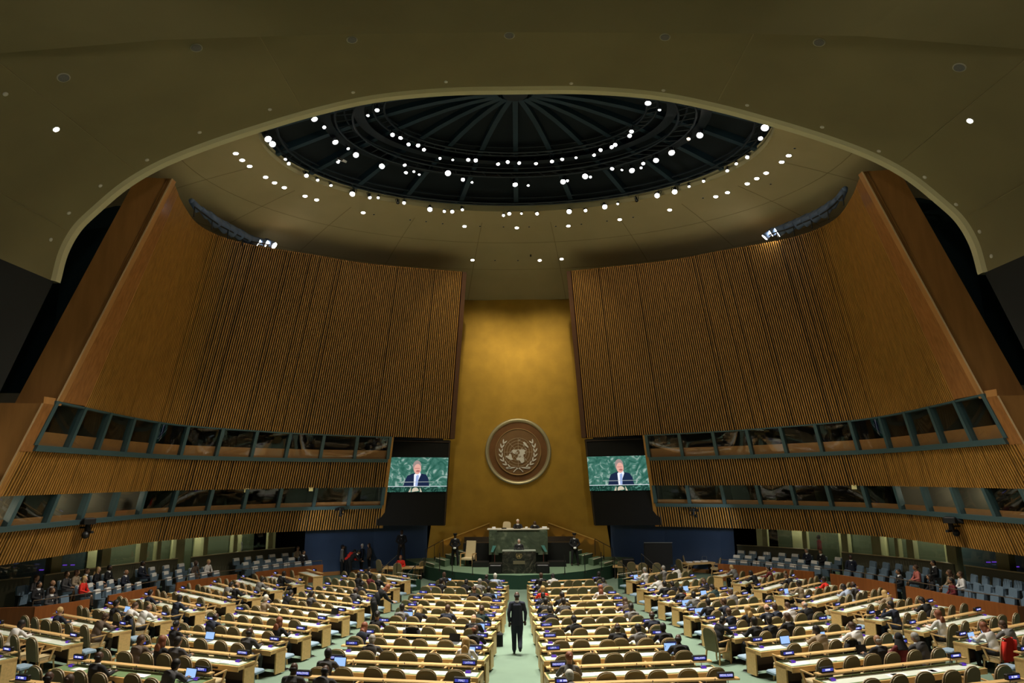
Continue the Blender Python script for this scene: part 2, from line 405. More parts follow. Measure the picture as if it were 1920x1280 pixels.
# foreground barrel vault
EP=[(52,690),(95,525),(110,470),(135,425),(170,390),(230,340),(300,300),(390,264),(487,232),(590,202),(700,178),(830,165),(960,162)]
VY=22.0
eL=[aty(x,y,VY) for x,y in EP]
half=[Vector((abs(p.x),VY,p.z)) for p in eL]; half[-1].x=0
prof=[Vector((-p.x,VY,p.z)) for p in half]+[Vector((p.x,VY,p.z)) for p in half[:-1][::-1]]
leg0=prof[0]; 
arch2=prof[1:-1]      # plaster part
def smooth(pts,n=5):
    return [Vector((q.x,VY,q.y)) for q in spl([(p.x,p.z) for p in pts],n)]
arch2=smooth(arch2)
m=MB(); ysv=[22,20,18,16,14,12,9,5,1]
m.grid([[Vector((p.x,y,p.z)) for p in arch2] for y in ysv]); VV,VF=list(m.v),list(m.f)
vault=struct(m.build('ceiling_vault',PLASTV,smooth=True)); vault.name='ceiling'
VBVH=BVHTree.FromPolygons([Vector(v) for v in VV],VF)
# lip: thickness of the vault edge, turning outwards and away
m=MB(); c0=Vector((0,VY,9))
out=[]
for i,p in enumerate(arch2):
    a=arch2[max(0,i-1)]; b=arch2[min(len(arch2)-1,i+1)]; t=(b-a).normalized(); n=Vector((-t.z,0,t.x)); out.append(n)
m.grid([arch2,[p+Vector((0,.10,0))-n*.0 for p,n in zip(arch2,out)],[p+Vector((0,.16,0))+n*.30 for p,n in zip(arch2,out)]],flip=True)
m.grid([[p for p in arch2],[p+Vector((0,.10,0))-n*.10 for p,n in zip(arch2,out)],[p+Vector((0,.34,0))-n*.11 for p,n in zip(arch2,out)],[p+Vector((0,.5,0))+n*.3 for p,n in zip(arch2,out)]])
m.build('vault_lip',LIP,vault)
m=MB()
for t in (.085,.2,.36,.64,.8,.915):
    i=int(t*(len(arch2)-1)); p=arch2[i]; c=(Vector((0,VY,8))-p).normalized()*.012
    m.obx(Vector((p.x,VY-.2,p.z))+c,Vector((p.x,5,p.z))+c,.035,.012)
m.build('panel_joints',mat('vault joint',(.23,.195,.09),.9),vault)
# back side of vault so light does not leak (outer skin)
m=MB(); m.grid([[Vector((p.x,y,p.z+.02))+n*.45 for p,n in zip(arch2,out)] for y in (22.1,1)],flip=True); m.build('vault_outer_skin',DARKW,vault)
# dropped soffit nearest the camera
m=MB(); SY=14.0
ed=[aty(x,y,SY) for x,y in ((-200,128),(0,100),(300,75),(600,65),(960,60),(1320,62),(1620,68),(1920,92),(2120,115))]
m.grid([[e for e in ed],[Vector((e.x*1.0,9,e.z-.9)) for e in ed],[Vector((e.x,4,e.z-2.3)) for e in ed],[Vector((e.x,-1,e.z-3)) for e in ed]])
m.grid([[e+Vector((0,0,2.5)) for e in ed],[e for e in ed]])
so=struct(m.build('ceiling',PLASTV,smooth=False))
# dark side walls below the vault and behind the fins
for side in (-1,1):
    sn=sidename(side); m=MB()
    xx=16.0
    b=arch2[0]; xb=abs(b.x)
    m.grid([[Vector((side*x,y,z)) for y in (22.15,12,1)] for x,z in ((xb,b.z),(xb+1.6,b.z-4.6),(xb+2.6,b.z-8))])
    o=m.build('side_wall_lining',DARKW,ROOTW[side])
    m=MB(); m.box(side*22.0,side*22.4,0,52,0,22) if side>0 else m.box(-22.4,-22.0,0,52,0,22)
    m.build('outer_wall',TEALW,ROOTW[side])
    # dark wall closing the gap behind the fin, up to the ceiling
    m=MB(); m.box(*(sorted((side*19.2,side*22.3))),31.5,31.8,8.6,19.2); m.build('side_bay_wall',TEALW,ROOTW[side])
# enclosure: rear, roof
m=MB(); m.box(-22.4,22.4,51,51.3,0,22); m.build('outer_wall',DARKW,gw)
m=MB(); m.box(-22.4,22.4,-2.3,-2,0,22); struct(m.build('wall_back',DARKW))
m=MB(); m.box(-24,24,-2,52,24.4,24.6); m.build('roof_slab',DARKW,ceil)
# navy walls either side of the gold wall, below the screens
for side in (-1,1):
    m=MB()
    pts=[Vector((side*6.15,47.45)),Vector((side*9.5,46.2)),Vector((side*12.6,44.4)),Vector((side*13.3,43.9))]
    m.grid([[Vector((p.x,p.y,z)) for p in pts] for z in (0,4.2,8.6)]); m.build('navy_lower_wall',NAVY,ROOTW[side])
    m=MB(); 
    for a,b in zip(pts,pts[1:]): m.obx(Vector((a.x,a.y-.03,.12)),Vector((b.x,b.y-.03,.12)),.05,.22)
    m.build('skirting',LEDGE,ROOTW[side])
    # wall piece behind the slats up to the gold wall
    m=MB(); m.grid([[Vector((side*x,y,z)) for x,y in ((3.0,47.75),(8,47.6))] for z in (8.4,19)]); m.build('recess_wall',BACKM,ROOTW[side])
# stage: green platform with a bowed front
SH=.74
fr_=[(760,1050),(800,1062),(850,1071.5),(905,1076.5),(971,1078.5),(1035,1076.5),(1090,1070.5),(1140,1061),(1180,1048)]
fp=[atz(x,y,SH) for x,y in fr_]
fpx=[Vector((p.x,p.y)) for p in fp]
# symmetrise
n_=len(fpx); sy=[]
for i in range(n_):
    a=fpx[i]; b=fpx[n_-1-i]; sy.append(Vector(((a.x-b.x)/2,(a.y+b.y)/2)))
stage_front=[Vector(v) for v in sy]
m=MB(); poly=stage_front+[Vector((13,47.3)),Vector((-13,47.3))]
poly=stage_front+[Vector((7.7,47.4)),Vector((-7.7,47.4))]
pp=[(p.x,p.y) for p in poly]
m.mi=0; n=len(pp); m.add([(x,y,SH) for x,y in pp],[tuple(range(n))])
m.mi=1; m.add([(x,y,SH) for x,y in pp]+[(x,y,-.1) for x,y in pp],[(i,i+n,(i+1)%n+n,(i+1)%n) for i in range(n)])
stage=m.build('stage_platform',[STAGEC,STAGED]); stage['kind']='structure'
# side steps up to the stage, each with pale nosings
for side in (-1,1):
    st=empty('stage_steps',(0,0,0),label='green carpeted stage steps with pale nosings on the %s of the stage'%sidename(side),cat='steps',group=None)
    A=Vector((side*5.35,38.9)); B=Vector((side*6.9,40.3)); d=(B-A).normalized(); nrm=Vector((d.y*side,-d.x*side))  # towards hall corner
    if nrm.y>0: nrm=-nrm
    for k in range(4):
        z1=SH-.185*(k); z0=0; o0=nrm*(.36*k); o1=nrm*(.36*(k+1)); 
        a=A+o0*1.0; b=B+o0
        m=MB(); c=[a,b,B+o1,A+o1]; c=c if side<0 else c
        m.hexa([Vector((q.x,q.y,z0)) for q in (c[0],c[1],c[2],c[3])]+[Vector((q.x,q.y,z1-.185+.0)) for q in (c[0],c[1],c[2],c[3])]) if k<3 else None
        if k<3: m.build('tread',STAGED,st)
        m=MB(); m.obx(Vector((a.x,a.y,z1+.006)),Vector((b.x,b.y,z1+.006)),.09,.02); m.build('nosing',NOSE,st)
# ---------------------------------------------------------------- galleries
GP=[(-20.6,26.9),(-18.4,27.2),(-17.75,28.6),(-17.3,30.7),(-16.9,33.4),(-16.1,36.4),(-14.6,39.1),(-13.2,41.0),(-11.7,42.4)]
GPR=[(20.6,26.4),(18.0,26.2),(17.4,28.9),(17.1,32),(16.6,35),(15.4,38),(13.6,40.2),(11.6,41.7)]
GH=.95
GA={}
for side,P in ((-1,GP),(1,[(x,y) for x,y in GPR])):
    sn=sidename(side)
    # curve of the parapet without the near return
    cur=Arc([(abs(x),y) for x,y in P[1:]])
    GA[side]=cur
    def gpt(u,off,z,side=side,cur=cur):
        p=cur.at(u); d=(cur.at(min(u+.01,1.05))-cur.at(u-.01)).normalized(); n=Vector((d.y,-d.x))
        q=p+n*off; return Vector((side*q.x,q.y,z))
    GA[(side,'f')]=gpt
    K=40
    deck=MB()
    for (o0,o1,z) in ((.05,1.05,.15),(1.05,1.95,.32),(1.95,3.2,.5)):
        deck.grid([[gpt(k/K,o,fl(gpt(k/K,o,0).y)+z) for k in range(K+1)] for o in (o0,o1)])
        deck.grid([[gpt(k/K,o0,fl(gpt(k/K,o0,0).y)+zz) for k in range(K+1)] for zz in (z-.35,z)])
    o=deck.build('gallery_deck',CARPET); o['kind']='structure'; tag(o,'green carpeted stepped gallery deck on the %s'%sn)
    # floor between gallery and wall
    par=empty('gallery_parapet',gpt(.5,0,0),label='red brown wooden parapet below the %s side gallery'%sn,cat='parapet')
    gaps={-1:[(.0,.165),(.215,.385),(.46,.62),(.70,.80),(.84,1.0)],1:[(0,.30),(.34,.56),(.60,.80),(.84,1.0)]}
    G0=[(0,.13),(.19,.37),(.45,.68),(.75,1.0)] if side<0 else [(0,.33),(.37,.62),(.68,1.0)]
    off=Vector(par.location)
    for a,b in G0:
        m=MB(); k=8; us=[a+(b-a)*i/k for i in range(k+1)]
        for p0,p1 in zip(us,us[1:]):
            A=gpt(p0,-.04,0);B=gpt(p1,-.04,0);C_=gpt(p1,.04,0);D=gpt(p0,.04,0)
            zz=[fl(A.y)+GH,fl(B.y)+GH]
            m.hexa([A-off,B-off,C_-off,D-off]+[v-off for v in (A+Vector((0,0,zz[0])),B+Vector((0,0,zz[1])),C_+Vector((0,0,zz[1])),D+Vector((0,0,zz[0])))])
        m.build('wood_panel',PARW,par)
    # near return of the parapet
    p0=Vector((P[0][0],P[0][1],0)); p1=Vector((P[1][0],P[1][1],0))
    m=MB(); dd=Vector((0,.08,0)); zt=Vector((0,0,fl(27)+GH)); m.hexa([v-off for v in (p0,p1,p1+dd,p0+dd,p0+zt,p1+zt,p1+dd+zt,p0+dd+zt)]); m.build('wood_panel',PARW,par)
    # metal handrail just behind the parapet
    hr=MB(); pts=[gpt(k/24,.12,fl(gpt(k/24,.12,0).y)+GH+.22) for k in range(25)]; hr.tube(pts,.018,6)
    for k in range(0,25,3): hr.cone(pts[k],pts[k]-Vector((0,0,.35)),.014,.014,6)
    o=hr.build('handrail',METAL); o.data.materials[0]=mat('dark bronze rail',(.10,.07,.045),.4); tag(o,'thin dark metal handrail along the top of the %s gallery parapet'%sn,'handrail')
    # wall behind the last row
    bw=MB(); segs=[(.0,.12),(.17,.60),(.64,.97)] if side<0 else [(0.02,.33),(.37,.70),(.75,.99)]
    bw=empty('gallery_back_wall',(0,0,0),label='low olive grey wall with a brass rail behind the %s gallery seats'%sn,cat='low wall')
    for a,b in segs:
        m=MB(); r=MB(); us=[a+(b-a)*i/8 for i in range(9)]
        for q0,q1 in zip(us,us[1:]):
            A=gpt(q0,2.95,0);B=gpt(q1,2.95,0);C_=gpt(q1,3.03,0);D=gpt(q0,3.03,0); z=fl(A.y)+1.75; z2=fl(B.y)+1.75
            m.hexa([A,B,C_,D,A+Vector((0,0,z)),B+Vector((0,0,z2)),C_+Vector((0,0,z2)),D+Vector((0,0,z))])
            r.obx(A+Vector((0,0,z+.02)),B+Vector((0,0,z2+.02)),.12,.04)
        m.build('wall_panel',RAILW,bw); r.build('rail',RAILT,bw)
    # wall line behind: glass, pillars, doors, dim rooms
    glo=3.6
    wr=ROOTW[side]
    PIL=[(.235,.275),(.40,.43),(.52,.54),(.565,.575),(.615,.64),(.70,.715),(.80,.812),(.90,.912)] 
    for a,b in PIL:
        m=MB(); A=gpt(a,glo,0);B=gpt(b,glo,0);C_=gpt(b,glo+.3,0);D=gpt(a,glo+.3,0); t=Vector((0,0,3.4)); m.hexa([A,B,C_,D,A+t,B+t,C_+t,D+t]); m.build('cream_pillar',CREAM,wr)
    m=MB(); m.grid([[gpt(k/K,glo+.1,z) for k in range(-8,int(K*.93))] for z in (0,3.5)]); m.build('window_glass',GLASSM,wr)
    m=MB(); m.grid([[gpt(k/K,glo+2.0,z) for k in range(-8,int(K*.45))] for z in (0,3.6)]); m.build('room_wall',mat('blue room wall',(.02,.045,.08),.7),wr)
    m=MB(); m.grid([[gpt(k/K,glo+2.0,z) for k in range(int(K*.45)-1,int(K*.93))] for z in (0,3.6)]); m.build('room_wall',mat('olive room wall',(.10,.12,.07),.7),wr)
    for i,(a,b) in enumerate(((.455,.485),(.49,.515),(.66,.69),(.735,.76),(.84,.87),(.93,.955))):
        m=MB(); A=gpt(a,glo+1.85,0);B=gpt(b,glo+1.85,0);C_=gpt(b,glo+1.95,0);D=gpt(a,glo+1.95,0); t=Vector((0,0,2.9)); m.hexa([A,B,C_,D,A+t,B+t,C_+t,D+t]); m.build('room_door_panel',CREAM,wr)
    m=MB(); m.grid([[gpt(k/K,o,3.5) for k in range(-8,int(K*.93))] for o in (2.7,glo+2.1)]); m.build('soffit',mat('olive room wall',(.10,.12,.07),.7),wr)
    m=MB(); m.grid([[gpt(k/K,o,.5) for k in range(-8,int(K*.93))] for o in (3.0,glo+2.1)]); m.build('passage_floor',CARPET,wr)
    # blue interpreters' desk lights behind the glass: small lit panels
    for i,(u,z) in enumerate(((.02,1.9),(.05,2.05),(.10,1.9),(.13,2.1),(.29,1.95),(.31,2.0),(.335,1.9),(.355,2.0),(.375,1.95),(.17,1.9),(.19,2.0))):
        p=gpt(u,glo+1.2,z); m=MB(); m.box(-.09,.09,-.03,.03,-.02,.02); o=m.build('desk_display',EMP,wr); o.location=p
# ---------------------------------------------------------------- ceiling fixtures
def bvhhit(bvh,px,py):
    d=ray(px,py).normalized(); h=bvh.ray_cast(CAM+d*.5,d,90); return h[0],h[1]
# spotlight prototype: body pointing along -Z, lens at the bottom
def fix_mesh(L=.42,r=.12):
    b=MB(); b.cone((0,0,L),(0,0,.12),r*.62,r*.8,10); b.cone((0,0,.12),(0,0,0),r*.8,r,12,cap=False); b.cone((0,0,.11),(0,0,.12),r*.78,r*.78,10)
    y=MB(); y.obx((-r*1.15,0,L*.45),(-r*1.15,0,L+.12),.03,.03,Vector((0,1,0))); y.obx((r*1.15,0,L*.45),(r*1.15,0,L+.12),.03,.03,Vector((0,1,0))); y.obx((-r*1.2,0,L+.12),(r*1.2,0,L+.12),.03,.03); y.cone((0,0,L+.12),(0,0,L+.32),.02,.02,6)
    l=MB(); l.ball((0,0,.05),r*.9,r*.9,r*.25,12,6)
    return b.mesh('lamp_body',mat('lamp housing',(.02,.025,.035),.5),True),y.mesh('yoke',mat('lamp housing',(.02,.025,.035),.5)),l.mesh('lens',EMW,True)
FB,FY,FL=fix_mesh(); FB2,FY2,FL2=fix_mesh(.5,.15)
def fixture(p,aim,label,group,scale=1.0,on=EMW,big=False):
    o=empty('spotlight',p,0,label,'spotlight',group)
    d=(Vector(aim)-Vector(p)); q=d.to_track_quat('-Z','Y')
    o.rotation_euler=q.to_euler(); o.scale=(scale,)*3
    A=(FB2,FY2,FL2) if big else (FB,FY,FL)
    inst(A[0],'lamp_body',o); inst(A[1],'yoke',o); inst(A[2],'lens',o,mats=[on]); return o
OFF=mat('unlit lens',(.03,.035,.045),.1)
rl=random.Random(3)
INN=[(707,207,1),(690,217,.7),(736,253,1),(751,259,1),(766,271,.9),(784,273,1),(795,281,.9),(825,297,.7),(849,300,.6),(878,300,1),(892,301,1),(934,308,.9),(952,304,.9),(973.5,306,.9),(1005,307,.9),(1035,303,1),(1054,299,.9),(1080,296,.7),(1114,291,.8),(1126,281.5,.9),(1147,276,1),(1153.5,272,1),(1180.5,255,1),(1184,247,1),(1215,194,1.1),(1236.5,206.5,.7)]
MID=[(590,224,1.1),(608,239,.8),(629,267,1.1),(653,279,.7),(667.5,291,1.1),(634,304,.8),(716,312,1.1),(759,310,.9),(761,324,.9),(776,322,.6),(786,327.6,.6),(840,325,1.2),(868,337,1),(885,342,.6),(966,346.6,1.1),(990.5,348,.7),(1055.6,341,1.1),(1064,339,.7),(1097,331,1.2),(1107,332,.7),(1147.5,316.7,1),(1166,319,.6),(1185,320,1.1),(1206,307,.9),(1202,315,.7),(1230,301,1.1),(1259.5,286.7,1.2),(1291,261,.9),(1312,254,1.2)]
RIM=[(503,261,1.2),(511,270.6,1.1),(490,232,.9),(535,299,.7),(541.5,307,.8),(574.6,329.7,1),(595.7,338,.7),(620.7,348,.7),(660.5,364,1.1),(693.6,371,.9),(709,371,.7),(746,380,0),(757.6,380.7,.9),(806,393,1.1),(833,396.6,.8),(848,397,1),(867,393.5,.8),(944,404,.8),(955,401,1),(977.7,400.5,.6),(1007,401,.9),(1067,397,1.1),(1098,395,.9),(1134,388,1.1),(1158,382.5,.6),(1194,376,0),(1232,367,1.1),(1265,360,1.1),(1292,350,.7),(1319,340,.7),(1363.6,320.6,.8),(1380.6,307.5,.7),(1401,295,.9),(1426,260,1),(1434,240,1.3),(1442,228,.7)]
for name,lst,z,lab in (('inner',INN,22.1,'inner'),('middle',MID,21.7,'middle'),('outer',RIM,20.72,'outer rim')):
    n=len(lst)
    for i,(px,py,s) in enumerate(lst):
        p=atz(px,py,z)
        dirn='left' if px<960 else 'right'
        k=i+1 if px<960 else n-i
        aim=(p.x*.3+rl.uniform(-5,5),rl.uniform(14,24),0)
        fixture(p,aim,'%s spotlight on the %s dome ring, %s from the %s end'%('unlit' if s==0 else 'lit',lab,ordn(k),dirn),'spotlights on the %s ring of the dome'%lab,(s or .9)*.86,OFF if s==0 else (EMWARM if (px==1291) else EMW),s>1.05)
# long linear fixture in the dome
p=atz(640,300,21.6); m=MB(); m.box(-.11,.11,-.5,.5,-.05,.06); o=m.build('batten_light',mat('lit batten grey',(.5,.5,.5),.4)); o.location=p; o.rotation_euler=(.5,.2,.75); tag(o,'long grey batten light hanging at an angle on the left of the dome','light')
# recessed downlights
dlr=MB(); dlr.cone((0,0,-.02),(0,0,.05),.15,.15,16); DLR=dlr.mesh('trim_ring',mat('downlight trim',(.55,.52,.42),.5),True)
dle=MB(); dle.cone((0,0,-.03),(0,0,-.0195),.115,.115,16); DLE=dle.mesh('lamp',EMD)
def downlight(px,py,bvh,label,group,on=True,s=1.0,name='downlight',cat='ceiling light'):
    h,n=bvhhit(bvh,px,py)
    if h is None: print('miss',px,py); return
    if n.z>0: n=-n
    o=empty(name,h,0,label,cat,group); o.rotation_euler=(-n).to_track_quat('Z','Y').to_euler(); o.scale=(s,)*3
    inst(DLR,'trim_ring',o); inst(DLE,'lamp',o,mats=[EMD if on else OFF]); return o
DL=[(423,261),(442,287),(454,299.6),(468,311),(498,331.5),(514.7,342),(533,351),(572,367),(593.6,374),(681,398),(871,423.7),(969,426.5),(1065.7,423),(1162,411),(1255.6,393),(1342,368),(1364,360.4),(1401,343.8),(1419,334),(1436.6,323.7),(1465.7,303),(1479,291),(1508,251)]
for i,(x,y) in enumerate(DL):
    side='left' if x<969 else 'right'; k=i+1 if x<969 else len(DL)-i
    downlight(x,y,RBVH,'lit round downlight in the arc around the dome, %s from the %s end'%(ordn(k),side),'downlights in the arc around the dome')
for i,(x,y) in enumerate(((886,487),(1012,487.5),(1053,485))):
    downlight(x,y,RBVH,'lit round downlight in the ceiling above the gold wall, %s from the left'%ordn(i+1),'downlights above the gold wall')
for i,(x,y) in enumerate(((928,488),(971,488),(746-45,402),(769,412),(799,415),(830,419),(900,424),(944,425),(992,425),(1042,424),(1090,420),(1138,414),(1187,407),(1318,371),(1445,345),(1490,278))):
    downlight(x,y,RBVH,'unlit dark downlight in the ceiling below the dome, %s from the left'%ordn(i+1) if i>1 else 'unlit dark downlight above the gold wall, %s of the pair'%('left' if i==0 else 'right'),'unlit ceiling downlights',False,.45)
for x,y,l in ((105,242,'left'),(1819,226,'right')):
    downlight(x,y,VBVH,'bright round downlight in the near vault, %s side'%l,'downlights in the near vault',True,.72)
# grey speaker grilles
sg=MB(); sg.cone((0,0,-.02),(0,0,.05),.17,.17,20); SGR=sg.mesh('trim_ring',mat('grille trim',(.45,.42,.30),.5),True)
sg=MB(); sg.cone((0,0,-.028),(0,0,-.021),.14,.14,20); SGG=sg.mesh('grille',mat('grille grey',(.12,.12,.105),.7,noise=.3,nscale=60))
for i,(x,y) in enumerate(((119,145),(368,89),(660,74),(955,66),(1247,69),(1536,79),(1799,126))):
    h,n=bvhhit(VBVH,x,y)
    if h is None: continue
    if n.z>0:n=-n
    o=empty('ceiling_speaker',h,0,'round grey speaker grille in the near vault, %s from the left'%ordn(i+1),'speaker','speaker grilles in the near vault'); o.rotation_euler=(-n).to_track_quat('Z','Y').to_euler(); o.scale=(1.0,)*3
    inst(SGR,'trim_ring',o); inst(SGG,'grille',o)
sd=MB(); sd.cone((0,0,-.02),(0,0,.02),.075,.075,14); SDM=sd.mesh('ceiling_disc',mat('small white disc',(.60,.58,.48),.6),True)
for i,(x,y) in enumerate(((10,176),(95,449),(129,399),(188,348),(275.5,299.6),(374,248),(506,205),(662,173),(836,153),(1071,156),(1244,169),(1401,197),(1541.6,238),(1648,283),(1734,332),(1793,383),(1837,434),(1859,480))):
    h,n=bvhhit(VBVH,x,y)
    if h is None: continue
    if n.z>0:n=-n
    o=bpy.data.objects.new('ceiling_disc',SDM); COL.objects.link(o); o.location=h; o.rotation_euler=(-n).to_track_quat('Z','Y').to_euler(); o.scale=(.9,)*3
    tag(o,'small pale sprinkler disc near the edge of the vault, %s from the left'%ordn(i+1),'sprinkler','small discs along the vault edge')
# clusters of blue grey spotlights above the wooden walls
HB=MB(); HB.cone((0,0,-.42),(0,0,.28),.28,.20,12); HB.cone((0,0,.28),(0,0,.45),.20,.13,12); HBM=HB.mesh('lamp_body',mat('blue grey lamp housing',(.10,.15,.26),.4),True)
HL=MB(); HL.cone((0,0,-.44),(0,0,-.425),.25,.25,12); HLM=HL.mesh('lens',OFF)
CL_=[(365,384),(382,397),(398,409),(414,420),(428,427),(441,434),(455,441),(469,448),(489,452),(506,455)]
CR_=[(1580,362),(1566,378),(1552,390),(1537,399),(1521,407),(1506,413),(1488,421),(1472,427),(1456,431),(1442,437)]
for side,lst in ((-1,CL_),(1,CR_)):
    for i,(x,y) in enumerate(lst):
        p=atz(x,y,19.0); q=lst[min(i+1,9)]; q0=lst[max(0,i-1)]
        d=(atz(q[0],q[1]+3,18.8)-atz(q0[0],q0[1]-3,19.1)).normalized()
        o=empty('theatre_light',p,0,'blue grey theatre light above the %s wooden wall, %s from near end'%(sidename(side),ordn(i+1)),'spotlight','theatre lights above the %s wooden wall'%sidename(side))
        o.rotation_euler=(d+Vector((0,0,-.1))).to_track_quat('-Z','Y').to_euler()
        s=1.05 if 1<i<8 else .75; o.scale=(s,s,s)
        inst(HBM,'lamp_body',o); inst(HLM,'lens',o,mats=[EMW if i in (7,8,9) else OFF])
    # support rail
    m=MB(); pts=[atz(x,y+4,18.75) for x,y in lst]; m.tube(pts,.04,6)
    for p in pts[::2]: m.cone(p,p-Vector((0,0,.5)),.03,.03,6)
    o=m.build('light_rail',BLACK); tag(o,'black pipe rail carrying the theatre lights above the %s wooden wall'%sidename(side),'rail')
# thin microphone hanging from the ceiling
p=aty(995,474,42.0); m=MB(); m.cone(p-Vector((0,0,.25)),p+Vector((0,0,.05)),.05,.03,8); m.cone(p,p+Vector((0,0,2.2)),.012,.012,5); tag(m.build('hanging_microphone',BLACK),'small black microphone hanging below the ceiling in front of the gold wall','microphone')
# remote cameras bracketed on the lower slats
for i,(x,y,lab) in enumerate(((163,990,'near end of the left wall'),(638,962,'left wall beside the left screen'),(1299,960,'right wall beside the right screen'),(1783,985,'near end of the right wall'))):
    side=-1 if x<960 else 1
    # find wall point
    best=None
    for k in range(-8,90):
        for zz in (3.6,3.8,4.0):
            q=S(k/100,zz,side,-.35); d=q-CAM; dd=d.dot(FW); X=960+F*d.dot(RT)/dd; Yp=640-F*d.dot(UP)/dd
            e=(X-x)**2+(Yp-y)**2
            if best is None or e<best[0]: best=(e,q,k/100,zz)
    q=best[1]; c=empty('remote_camera',q,0,'black remote camera on a bracket on the lower slats, %s'%lab,'camera'); ang=math.atan2(-q.x,30-q.y)
    sc=1.15 if abs(x-960)>500 else .75
    c.scale=(sc,)*3; c.rotation_euler=(0,0,-math.atan2(-q.x*-1,-(q.y-20)) if 0 else (0.9 if side<0 else -0.9)*-1)
    m=MB(); m.bbox(-.28,.28,-.2,.2,.12,.34,.03); m.build('camera_head',BLACK,c)
    m=MB(); m.cone((0,-.18,.22),(0,-.42,.2),.09,.11,12); m.build('lens',BLK2,c)
    m=MB(); m.cone((0,0,-.18),(0,0,.14),.10,.08,12); m.obx((-.02,0,-.15),(.45*(-side),0.1,-.15),.09,.08); m.ball((.3,-.1,-.25),.13,.13,.13); m.build('pan_bracket',BLACK,c)
    m=MB(); m.obx(Vector((0,0,0)),(S(best[2],best[3],side,.05)-q),.06,.06); b=m.build('wall_arm',BLACK,c); b.rotation_euler=(0,0,-c.rotation_euler.z)
# small yellow exit notes on the booth glass
for i,(x,y) in enumerate(((462,917),(580,915),(1602,913))):
    side=-1 if x<960 else 1; best=None
    for k in range(-8,90):
        for zz in (5.2,5.3,5.35):
            q=S(k/100,zz,side,.06); d=q-CAM; dd=d.dot(FW); e=(960+F*d.dot(RT)/dd-x)**2+(640-F*d.dot(UP)/dd-y)**2
            if best is None or e<best[0]: best=(e,q)
    m=MB(); m.box(-.12,.12,-.01,.01,-.11,.11); o=m.build('note_card',mat('yellow card',(.75,.68,.30),.7,emit=(.75,.68,.3),es=.15)); o.location=best[1]; o.rotation_euler=(0,0,.5*side*-1)
    tag(o,'small square pale yellow card on the lower booth window, %s from the left'%ordn(i+1),'card','pale yellow cards on the lower booth windows')
# ---------------------------------------------------------------- emblem geometry
def polar(lon,lat,R):
    r=R*(90-lat)/150.0; a=math.radians(lon); return (r*math.sin(a),-r*math.cos(a))
LAND=[
 # North and Central America
 [(-168,66),(-156,71),(-135,69),(-115,68),(-95,69),(-85,69),(-82,62),(-93,59),(-80,52),(-78,58),(-72,61),(-64,59),(-56,52),(-66,49),(-64,45),(-70,43),(-75,38),(-81,31),(-80,25),(-83,29),(-90,29),(-97,27),(-97,20),(-91,18),(-87,21),(-88,16),(-83,14),(-82,9),(-77,8),(-84,8),(-92,14),(-105,20),(-113,31),(-120,34),(-124,42),(-130,54),(-145,60),(-160,57)],
 # South America
 [(-77,8),(-72,12),(-61,10),(-50,1),(-35,-6),(-39,-15),(-43,-23),(-50,-29),(-57,-37),(-65,-43),(-68,-52),(-74,-51),(-73,-40),(-71,-28),(-70,-18),(-77,-12),(-81,-5),(-79,2)],
 # Greenland
 [(-55,66),(-45,60),(-30,69),(-20,76),(-20,82),(-40,83),(-62,81),(-70,77),(-55,71)],
 # Arctic islands
 [(-120,72),(-100,73),(-85,76),(-75,82),(-95,81),(-115,77)],[(-80,73),(-65,66),(-75,65),(-90,72)],
 # Eurasia
 [(-9,43),(-1,44),(-4,48),(2,51),(8,54),(11,54),(20,55),(24,59),(30,60),(22,61),(24,65),(18,61),(13,56),(6,58),(5,62),(15,69),(27,71),(40,67),(45,68),(60,69),(70,72),(80,73),(105,77),(130,72),(160,70),(179,68),(177,62),(163,60),(157,51),(156,60),(142,59),(137,54),(140,48),(130,43),(127,39),(129,35),(126,35),(121,40),(118,38),(122,31),(117,24),(108,21),(109,12),(105,9),(100,14),(104,2),(98,9),(95,16),(90,22),(80,14),(77,8),(72,20),(66,25),(57,26),(51,28),(56,24),(60,22),(52,16),(44,12),(39,21),(34,28),(35,34),(36,37),(27,37),(27,41),(35,42),(41,42),(38,47),(30,46),(28,42),(23,38),(20,41),(13,45),(16,40),(12,42),(8,44),(3,42),(-1,37),(-6,36)],
 # Africa
 [(-6,35),(10,37),(11,33),(20,31),(30,31),(34,28),(38,18),(43,12),(51,12),(45,2),(40,-4),(40,-15),(35,-22),(31,-30),(25,-34),(18,-34),(14,-22),(13,-10),(9,-1),(9,4),(0,5),(-8,5),(-15,11),(-17,18),(-13,27)],
 [(44,-25),(48,-24),(50,-15),(47,-15)],
 # Australia, islands
 [(114,-22),(122,-18),(130,-12),(136,-12),(141,-17),(143,-11),(147,-19),(153,-27),(150,-37),(141,-38),(135,-34),(125,-33),(115,-34)],
 [(110,1),(117,6),(118,0),(114,-4)],[(96,5),(106,-5),(103,-5)],[(131,-1),(150,-7),(140,-8)],[(130,32),(136,34),(141,38),(142,45),(139,38)],[(-5,50),(1,52),(-2,57),(-6,57)],[(-22,64),(-14,65),(-20,66)],[(120,18),(122,14),(125,7),(121,11)],[(173,-35),(178,-38),(172,-44),(168,-46)],[(105,-6),(114,-8),(106,-8)]]
